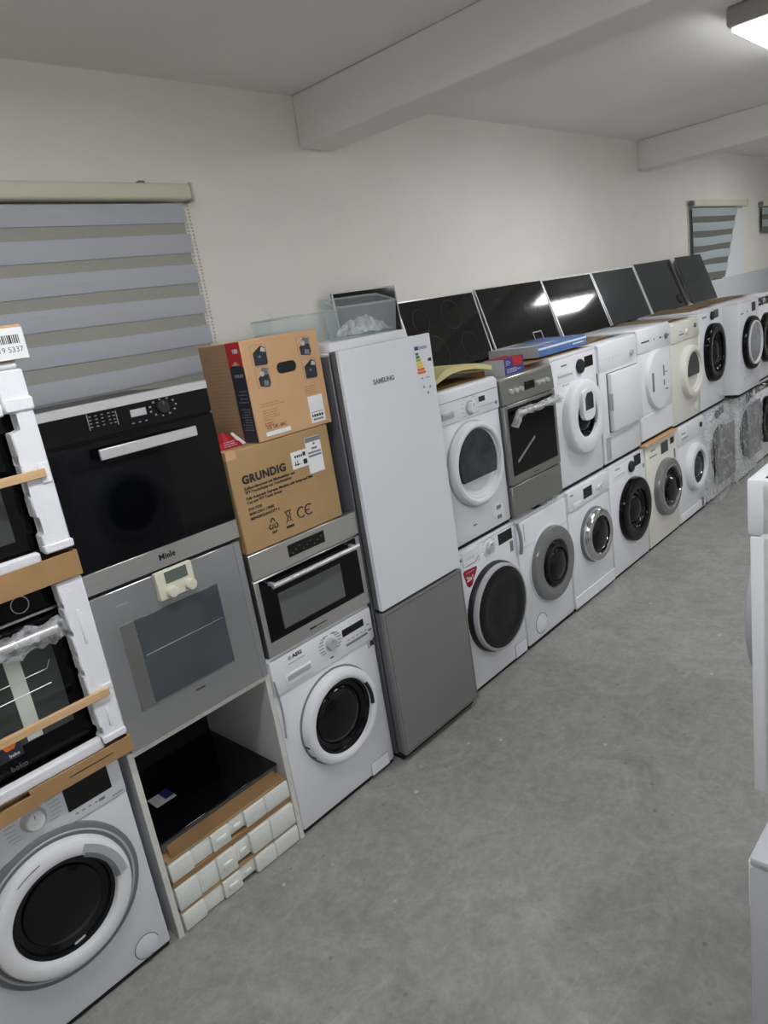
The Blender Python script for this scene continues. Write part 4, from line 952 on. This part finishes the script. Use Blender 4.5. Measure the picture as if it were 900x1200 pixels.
wp2 = wrap('crinkled clear film over the second wrapped washing machine', 5.60, -0.03, 0.62, 0.834, 22)
# black panel washer at the right edge (lower)
def black_panel(label, x, y, z, grp, cat='washing machine', name='washing_machine', cx=0.36):
    t = machine(name, label, cat, x, y, z, w_=0.6, panel_z=None, group=grp, h_=0.848)
    finish('control_panel', rbox(0.02, 0.58, -0.006, 0.01, 0.748, 0.822, 0.004, 1), 'black_glass', t)
    k_ = knob(t, 0.30, 0.785, 0.026, -0.006, 0.014, 'chrome')
    dashes('panel_print', [(0.14, 0.20, 0.775, 0.785), (0.36, 0.40, 0.78, 0.79), (0.44, 0.5, 0.78, 0.79)], -0.0068, 'print_light', t)
    finish('lock_mark', rbox(0.07, 0.09, -0.001, 0.001, 0.665, 0.69), 'dark', t)
    porthole(t, cx, 0.42, 0.245, 0.155, 0.045, 'black_glass', 'door_glass', dish=0.03, rise=0.01)
    return t
black_panel('white washing machine with a black control strip in the lower row at the right edge', 6.285, 0.0, 0, ROW)

# ------------------------------------------------------------------ upper row
UP = 'dryers and washers in the upper row'
ZU = 0.862
t = machine('tumble_dryer', 'white tumble dryer with a grey half-window door, on the washer next to the fridge', 'dryer', 1.222, 0.0, ZU-0.012, w_=0.592, panel_z=0.672, group=UP, h_=0.845, top=False)
finish('top_seam', rbox(0.0, 0.592, -0.0095, -0.006, 0.783, 0.786), 'print', t)
drawer(t, 0.075, 0.175, 0.702, 0.735, 'plastic_grey')
knob(t, 0.322, 0.722, 0.030, -0.008, 0.026, 'plastic', 'plastic_grey')
dial_marks(t, 0.322, 0.722, 0.06, 12, -0.0087, 'print_light', -0.6, 3.8, 0.02)
display(t, 0.402, 0.458, 0.735, 0.763, 'smoke_glass', -0.008)
finish('panel_line', tube([(0.40, -0.009, 0.71), (0.54, -0.009, 0.71)], 0.0012, 6), 'print', t)
finish('start_button', lathe(0.556, 0.705, [(0, -0.012), (0.009, -0.012), (0.009, -0.006)], 14), 'print', t)
d = porthole(t, 0.304, 0.425, 0.226, 0.190, 0.05, 'plastic', 'plastic', dish=0.01)
# window: dark segment of the glass, cut straight at the lower edge
seg = [(0.288+0.162*math.cos(a), 0.436+0.180*math.sin(a)) for a in [(-0.45+(PI+0.9)*q/26) for q in range(27)]]
finish('door_window', prism(seg, -0.050, -0.028, r=0.0), 'smoke_glass', d)
finish('door_surround', lathe(0.304, 0.425, [(0.233, 0.003), (0.233, -0.004), (0.228, -0.006), (0.222, -0.003)], 56), 'plastic_grey', d)
finish('filter_flap', lathe(0.478, 0.100, [(0, -0.003), (0.052, -0.003), (0.055, 0.002)], 30), 'plastic', t)
for zz in (0.128, 0.072): finish('flap_slot', rbox(0.455, 0.50, -0.0042, 0, zz-0.012, zz+0.012, 0.002, 1), 'print', t)
dashes('lock_print', [(0.235, 0.262, 0.094, 0.100)], -0.0006, 'print_dark', t)

# steel cooker
t = thing('electric_cooker', 'stainless steel freestanding cooker with six knobs and a film-wrapped handle in the upper row', 'cooker', (1.822, -0.004, ZU-0.012))
finish('body', rbox(0.003, 0.552, 0.02, 0.58, 0.02, 0.815, 0.004, 1), 'laundry_grey', t)
feet(t, 0.55, 0.58, 0.022)
finish('cooktop', rbox(0, 0.556, -0.012, 0.58, 0.800, 0.818, 0.004, 1), 'steel', t)
bm = prism([(0.0, 0.0)]*3, 0, 1) if False else newbm()
for (a, b) in ((0, 1),):
    v = [bm.verts.new(p) for p in ((0, -0.010, 0.806), (0.556, -0.010, 0.806), (0.556, -0.020, 0.672), (0, -0.020, 0.672), (0, 0.03, 0.806), (0.556, 0.03, 0.806), (0.556, 0.03, 0.672), (0, 0.03, 0.672))]
    for f in ((0, 1, 2, 3), (4, 7, 6, 5), (0, 4, 5, 1), (3, 2, 6, 7), (0, 3, 7, 4), (1, 5, 6, 2)): bm.faces.new([v[i] for i in f])
cp = finish('control_panel', bm, 'steel_dark', t)
for kx in (0.090, 0.142, 0.194, 0.380, 0.432, 0.484): finish('control_knob', lathe(kx, 0.735, [(0, -0.034), (0.011, -0.034), (0.014, -0.030), (0.0145, -0.014)], 20), 'alu', cp)
display(cp, 0.240, 0.342, 0.718, 0.765, y=-0.016, p=0.004)
d = finish('door', rbox(0.002, 0.554, -0.022, 0.02, 0.212, 0.666, 0.003, 1), 'steel_dark', t)
finish('door_glass', rbox(0.030, 0.524, -0.024, -0.01, 0.262, 0.648, 0.002, 1), 'black_glass', d)
R = random.Random(8)
path = [(0.05, -0.05, 0.545), (0.06, -0.06, 0.585), (0.085, -0.065, 0.615)]+[(0.10+0.042*k, -0.068, 0.617+0.002*math.sin(k)) for k in range(11)]+[(0.535, -0.055, 0.612)]
bm = tube(path, 0.02, 14)
cc = [v.co.copy() for v in bm.verts]
for i, v in enumerate(bm.verts):
    k_ = min(len(path)-1, i//14); n_ = v.co-Vector(path[k_]); v.co += n_*R.uniform(-0.25, 0.45)
finish('handle_film', bm, 'film_thick', d, ang=20)
finish('door_handle', tube([(0.07, -0.064, 0.615), (0.52, -0.064, 0.615)], 0.013, 12), 'alu', d)
bm = newbm()
for k_ in range(2): tube([(0.08, -0.0248, 0.33+0.01*k_), (0.28, -0.0248, 0.435+0.008*k_)], 0.0035, 6, bm)
finish('inner_rack', bm, 'print', d)
dashes('brand_plate', [(0.24, 0.30, 0.232, 0.236)], -0.0226, 'print_dark', d)
finish('drawer_front', rbox(0.002, 0.554, -0.018, 0.02, 0.026, 0.204, 0.003, 1), 'steel_dark', t)
finish('film_scrap', rbox(0.37, 0.46, -0.03, 0.02, 0.0, 0.004), 'film', t)

# washer with a hatch in its door
t = machine('washing_machine', 'white washing machine with a small hatch in its ring door, right of the cooker', 'washing machine', 2.395, 0.0, ZU-0.012, w_=0.592, panel_z=None, group=UP)
square_knob(t, 0.355, 0.745, 0.046); display(t, 0.425, 0.54, 0.725, 0.795, 'display', 0.0)
dashes('brand_lettering', [(0.125, 0.195, 0.775, 0.785)], -0.0006, 'print', t)
dr = finish('detergent_drawer', rbox(0.065, 0.275, -0.002, 0.005, 0.675, 0.74, 0.002, 1), 'enamel', t)
finish('drawer_line', rbox(0.075, 0.26, -0.003, 0.0, 0.712, 0.724), 'plastic_grey', dr)
dashes('panel_print', [(0.13, 0.145, 0.655, 0.662), (0.16, 0.18, 0.655, 0.660), (0.19, 0.205, 0.655, 0.66)], -0.0006, 'print', t)
finish('side_badge', rbox(0.575, 0.588, -0.001, 0.001, 0.58, 0.66), 'print_dark', t)
d = porthole(t, 0.325, 0.425, 0.240, 0.130, 0.055, 'plastic', 'door_glass', dish=0.03, rise=0.012)
hatch = finish('add_hatch', prism(rrect(0.228, 0.388, 0.41, 0.605, 0.05), -0.074, -0.045, r=0.004), 'plastic', d)
finish('hatch_window', prism([(0.258, 0.475), (0.362, 0.478), (0.366, 0.56), (0.346, 0.585), (0.286, 0.582), (0.262, 0.552)], -0.0755, -0.07), 'smoke_glass', d)
finish('hatch_slot', rbox(0.400, 0.412, -0.060, -0.052, 0.37, 0.47, 0.003, 1), 'print', d)

# dryer with a rectangular solid door
t = machine('tumble_dryer', 'white tumble dryer with a flat rectangular solid door', 'dryer', 3.008, 0.0, ZU-0.012, w_=0.592, panel_z=0.655, group=UP, panel_p=0.004)
finish('program_knob', lathe(0.49, 0.725, [(0, -0.02), (0.018, -0.02), (0.022, -0.004)], 20), 'plastic_grey', t)
dashes('panel_print', [(0.10+0.05*i, 0.115+0.05*i, 0.73, 0.735) for i in range(5)], -0.0048, 'print_light', t)
d = finish('door', rbox(0.105, 0.575, -0.034, 0.005, 0.235, 0.632, 0.008, 2), 'plastic', t)
finish('door_gap', rbox(0.098, 0.578, -0.006, 0.004, 0.228, 0.638, 0.002, 1), 'mid_grey', t)
finish('door_handle', rbox(0.100, 0.118, -0.036, -0.01, 0.38, 0.50, 0.006, 2), 'plastic_grey', d)
bm = newbm()
for k_ in range(13): rbox(0.03, 0.10, -0.0016, 0.001, 0.045+0.0125*k_, 0.050+0.0125*k_, bm=bm)
finish('vent_slots', bm, 'mid_grey', t)
dashes('lower_marks', [(0.32, 0.35, 0.19, 0.194), (0.40, 0.43, 0.198, 0.202)], -0.0006, 'print_light', t)

# dryer with a round solid door
t = machine('tumble_dryer', 'white tumble dryer with a round solid white door marked with small stickers', 'dryer', 3.612, 0.0, ZU+0.004, w_=0.60, panel_z=0.672, group=UP)
kk = knob(t, 0.50, 0.745, 0.022, -0.008, 0.014, 'mid_grey')
dashes('panel_print', [(0.06, 0.20, 0.742, 0.752), (0.28, 0.295, 0.742, 0.752), (0.385, 0.42, 0.74, 0.75), (0.56, 0.57, 0.74, 0.752)], -0.0087, 'print_dark', t)
d = finish('door', lathe(0.330, 0.442, [(0.225, 0.003), (0.225, -0.018), (0.218, -0.028), (0.205, -0.031), (0.10, -0.034), (0, -0.035)], 56), 'plastic', t)
finish('door_grip', rbox(0.165, 0.188, -0.0385, -0.02, 0.37, 0.51, 0.003, 1), 'print', d)
for (a, b, c, e) in ((0.365, 0.385, 0.46, 0.54), (0.365, 0.385, 0.39, 0.43), (0.40, 0.44, 0.35, 0.36), (0.40, 0.43, 0.48, 0.49)): finish('door_sticker', rbox(a, b, -0.036, -0.03, c, e), 'print', d)
finish('kick_panel', rbox(0.01, 0.59, -0.003, 0.01, 0.03, 0.205, 0.003, 1), 'enamel', t)
tag(finish('cardboard_sheet', rbox(3.60, 4.22, -0.03, 0.5, ZU-0.010, ZU+0.003), 'cardboard_light'), 'thin cardboard sheet under the dryer with the round solid door', 'cardboard')

# cream dryer
t = machine('tumble_dryer', 'cream tumble dryer with a cream ring door and grey half-window', 'dryer', 4.222, 0.0, ZU-0.012, w_=0.60, m='cream', panel_z=0.675, group=UP, h_=0.83)
dashes('panel_print', [(0.16, 0.26, 0.725, 0.735), (0.18, 0.22, 0.75, 0.755)], -0.0087, 'print', t)
knob(t, 0.32, 0.74, 0.024, -0.008, 0.014, 'cream'); knob(t, 0.50, 0.77, 0.018, -0.008, 0.012, 'mid_grey', name='start_knob')
d = porthole(t, 0.372, 0.410, 0.215, 0.160, 0.05, 'cream', 'cream', dish=0.012)
seg = [(0.350+0.118*math.cos(a), 0.43+0.14*math.sin(a)) for a in [(-0.35+(PI+0.7)*q/24) for q in range(25)]]
finish('door_window', prism(seg, -0.046, -0.028), 'smoke_glass', d)
flap_round(t, 0.50, 0.10, 0.05, 'cream', seam='print_light')

# black oval door dryer
t = machine('tumble_dryer', 'white dryer with a tall black oval door, beside the cream dryer', 'dryer', 4.838, 0.0, ZU-0.012, w_=0.60, panel_z=None, group=UP, h_=0.868)
square_knob(t, 0.30, 0.800, 0.036); display(t, 0.36, 0.475, 0.77, 0.84, 'display', 0.0)
dashes('brand_lettering', [(0.08, 0.18, 0.795, 0.81)], -0.0006, 'print', t)
d = porthole(t, 0.305, 0.485, 0.252, 0.165, 0.05, 'black_glass', 'door_glass', dish=0.03, rise=0.008, sup=2.4, ex=0.86)
# black ring with white inner ring
t = machine('tumble_dryer', 'white dryer with a black ring door and pale inner glass in the upper row', 'dryer', 5.50, -0.105, ZU, w_=0.60, panel_z=None, group=UP, h_=0.855)
display(t, 0.385, 0.495, 0.735, 0.815, 'display', 0.0)
dashes('brand_lettering', [(0.06, 0.15, 0.735, 0.745), (0.24, 0.27, 0.74, 0.755)], -0.0006, 'print', t)
d = finish('door', lathe(0.335, 0.455, [(0.245, 0.003), (0.245, -0.028), (0.236, -0.042), (0.20, -0.044), (0.185, -0.03), (0.185, 0.0)], 56), 'black_glass', t)
finish('door_trim', lathe(0.335, 0.455, [(0.202, -0.04), (0.198, -0.055), (0.186, -0.055), (0.180, -0.035)], 56), 'plastic', d)
finish('door_glass', lathe(0.335, 0.455, [(0.184, -0.035), (0.15, -0.05), (0.08, -0.06), (0, -0.063)], 56), mat('pale_door_glass', (150, 154, 158), 0.12, noise=0.35, nscale=6), d)
dashes('lower_marks', [(0.46, 0.50, 0.10, 0.13), (0.14, 0.155, 0.14, 0.16)], -0.0006, 'print_light', t)
black_panel('white dryer with a black control strip in the upper row at the right edge', 6.135, -0.045, ZU, UP, 'dryer', 'tumble_dryer', cx=0.385)
# ------------------------------------------------------------------ things lying on the upper row
ZT = ZU-0.012+0.845
def sheet(label, x0, x1, y0, y1, z, m='cardboard', bend=0.012, th=0.006, rz=0.0, name='cardboard_sheet', cat='cardboard'):
    bm = newbm(); n = 14; g = []
    for i in range(n+1):
        u = i/n; row = []
        for j in range(5):
            v = j/4; row.append(bm.verts.new((x0+(x1-x0)*u, y0+(y1-y0)*v, bend*(math.sin(PI*u)**2)*(0.6+0.4*v))))
        g.append(row)
    for i in range(n):
        for j in range(4): bm.faces.new((g[i][j], g[i+1][j], g[i+1][j+1], g[i][j+1]))
    bmesh.ops.solidify(bm, geom=list(bm.faces), thickness=-th)
    for v in bm.verts: v.co.z += z
    return tag(finish(name, bm, m), label, cat)
# cardboard under the yellow foam
sheet('cardboard sheet under the yellow foam on the first dryer', 1.235, 1.805, 0.03, 0.48, ZT+0.001, bend=0.006, th=0.018)
prof = [(1.30, 0.020), (1.36, 0.052), (1.44, 0.088), (1.52, 0.098), (1.62, 0.096), (1.72, 0.084), (1.80, 0.066), (1.86, 0.050)]
low = [(1.86, 0.026), (1.80, 0.040), (1.70, 0.058), (1.60, 0.066), (1.50, 0.064), (1.42, 0.046), (1.36, 0.030), (1.31, 0.019)]
bm = prism([(a, ZT+b) for a, b in prof+low], 0.05, 0.40)
tag(finish('foam_pad', bm, 'foam_yellow'), 'bowed yellow foam pad on the first dryer', 'foam')
# small red blue carton
t = thing('small_carton', 'small red and blue carton standing on the front of the cooker', 'box', (1.955, 0.03, ZU-0.012+0.8185))
finish('body', rbox(0, 0.20, 0, 0.14, 0, 0.092, 0.002, 1), 'indigo', t)
finish('side_face', rbox(-0.001, 0, 0.001, 0.139, 0.001, 0.091), 'panel_grey', t)
finish('top_face', rbox(0.001, 0.199, 0.001, 0.139, 0.092, 0.0928), 'crimson', t)
finish('red_field', rbox(0.085, 0.185, -0.001, 0, 0.042, 0.091), 'red', t)
dashes('carton_print', fake_lines(0.02, 0.17, 0.03, 3, 0.009, 0.004, 3)+fake_lines(0.015, 0.07, 0.075, 3, 0.010, 0.004, 8), -0.0012, 'print_light', t)
# blue flat carton
sheet('cardboard sheet under the flat blue carton', 2.02, 2.96, 0.03, 0.46, ZT+0.001, bend=0.004, th=0.01, m='cardboard_light')
t = thing('flat_carton', 'flat film-covered blue and white carton on the washing machine right of the cooker', 'box', (2.37, 0.055, ZT+0.014))
finish('body', rbox(0, 0.60, 0, 0.36, 0, 0.066, 0.003, 1), 'blue', t)
finish('white_stripe', rbox(0.0, 0.601, -0.001, 0, 0.042, 0.054), 'paper', t)
finish('side_face', rbox(-0.0012, 0, 0.001, 0.359, 0.001, 0.065), 'panel_grey', t)
finish('top_face', rbox(0.004, 0.30, 0.06, 0.355, 0.066, 0.067), 'panel_grey', t)
finish('top_picture', rbox(0.10, 0.28, 0.10, 0.30, 0.067, 0.0675), 'mid_grey', t)
dashes('carton_print', fake_lines(0.42, 0.57, 0.022, 1, 0.01, 0.008, 2), -0.0012, 'paper', t)
finish('shrink_film', rbox(-0.006, 0.606, -0.006, 0.366, 0.0, 0.073, 0.006, 2), 'film_light', t)
# cardboard on the following machines
sheet('brown cardboard sheet lying on the dryer with the rectangular door', 3.02, 3.60, 0.10, 0.50, ZT+0.001, bend=0.035, th=0.008, m='kraft_sheet')
sheet('brown cardboard sheet lying on the cream dryer', 4.23, 4.83, 0.06, 0.52, ZT-0.008, bend=0.03, th=0.010, m='kraft_sheet')
sheet('cardboard sheet lying on the dryer with the black oval door', 4.86, 5.46, 0.08, 0.45, ZT+0.026, bend=0.02, th=0.008, m='kraft_sheet')
sheet('cardboard strip lying on the last dryers before the board', 5.52, 6.60, 0.10, 0.41, ZT+0.026, bend=0.01, th=0.008, m='kraft_sheet')

# ------------------------------------------------------------------ opposite row at the right picture edge
OPP = 'machines of the opposite row'
t = machine('washing_machine', 'white machine top at the lower right picture edge, nearest the camera', 'washing machine', 0.525, -1.824, 0, group=OPP, rotz=PI, panel_z=0.70, panel_p=0.001, panel_m='enamel', m='laundry_grey')
knob(t, 0.3, 0.775, 0.025); display(t, 0.4, 0.53, 0.75, 0.80)
porthole(t, 0.3, 0.44, 0.21, 0.15, 0.018)
t = machine('washing_machine', 'white machine with a grey hose, behind the nearest one at the right edge', 'washing machine', 1.145, -1.775, 0, group=OPP, rotz=PI, panel_z=0.70, h_=0.80, m='laundry_grey')
knob(t, 0.3, 0.745, 0.025); porthole(t, 0.3, 0.42, 0.21, 0.15, 0.04)
tag(finish('hose', tube([(0.537+0.004*k/6, -1.79-0.02*math.sin(PI*k/6)*1.5, 0.80-0.30*k/6) for k in range(7)], 0.006, 8), 'hose'), 'thin pale hose hanging behind the nearest machine at the right edge', 'hose')
t = machine('tumble_dryer', 'tall standing white dryer side with a rounded front edge at the right picture edge', 'dryer', 0.74, -1.792, 0.852, group=OPP, rotz=PI, panel_z=None, h_=0.80, m='enamel', lift=0.004, top=False)
finish('fascia', rbox(0.0, 0.6, -0.022, 0.10, 0.669, 0.80, 0.008, 2), 'enamel', t)
finish('front_frame', rbox(0.0, 0.6, -0.016, 0.06, 0.006, 0.668, 0.003, 2), 'enamel', t)
finish('side_cover', rbox(0.5985, 0.604, 0.075, 0.56, 0.02, 0.77, 0.003, 1), 'laundry_grey', t)
d = porthole(t, 0.3, 0.40, 0.22, 0.16, 0.045, 'plastic_grey', 'door_glass', y=-0.016)
display(t, 0.3, 0.45, 0.71, 0.76, y=-0.022); knob(t, 0.2, 0.735, 0.025, -0.022)
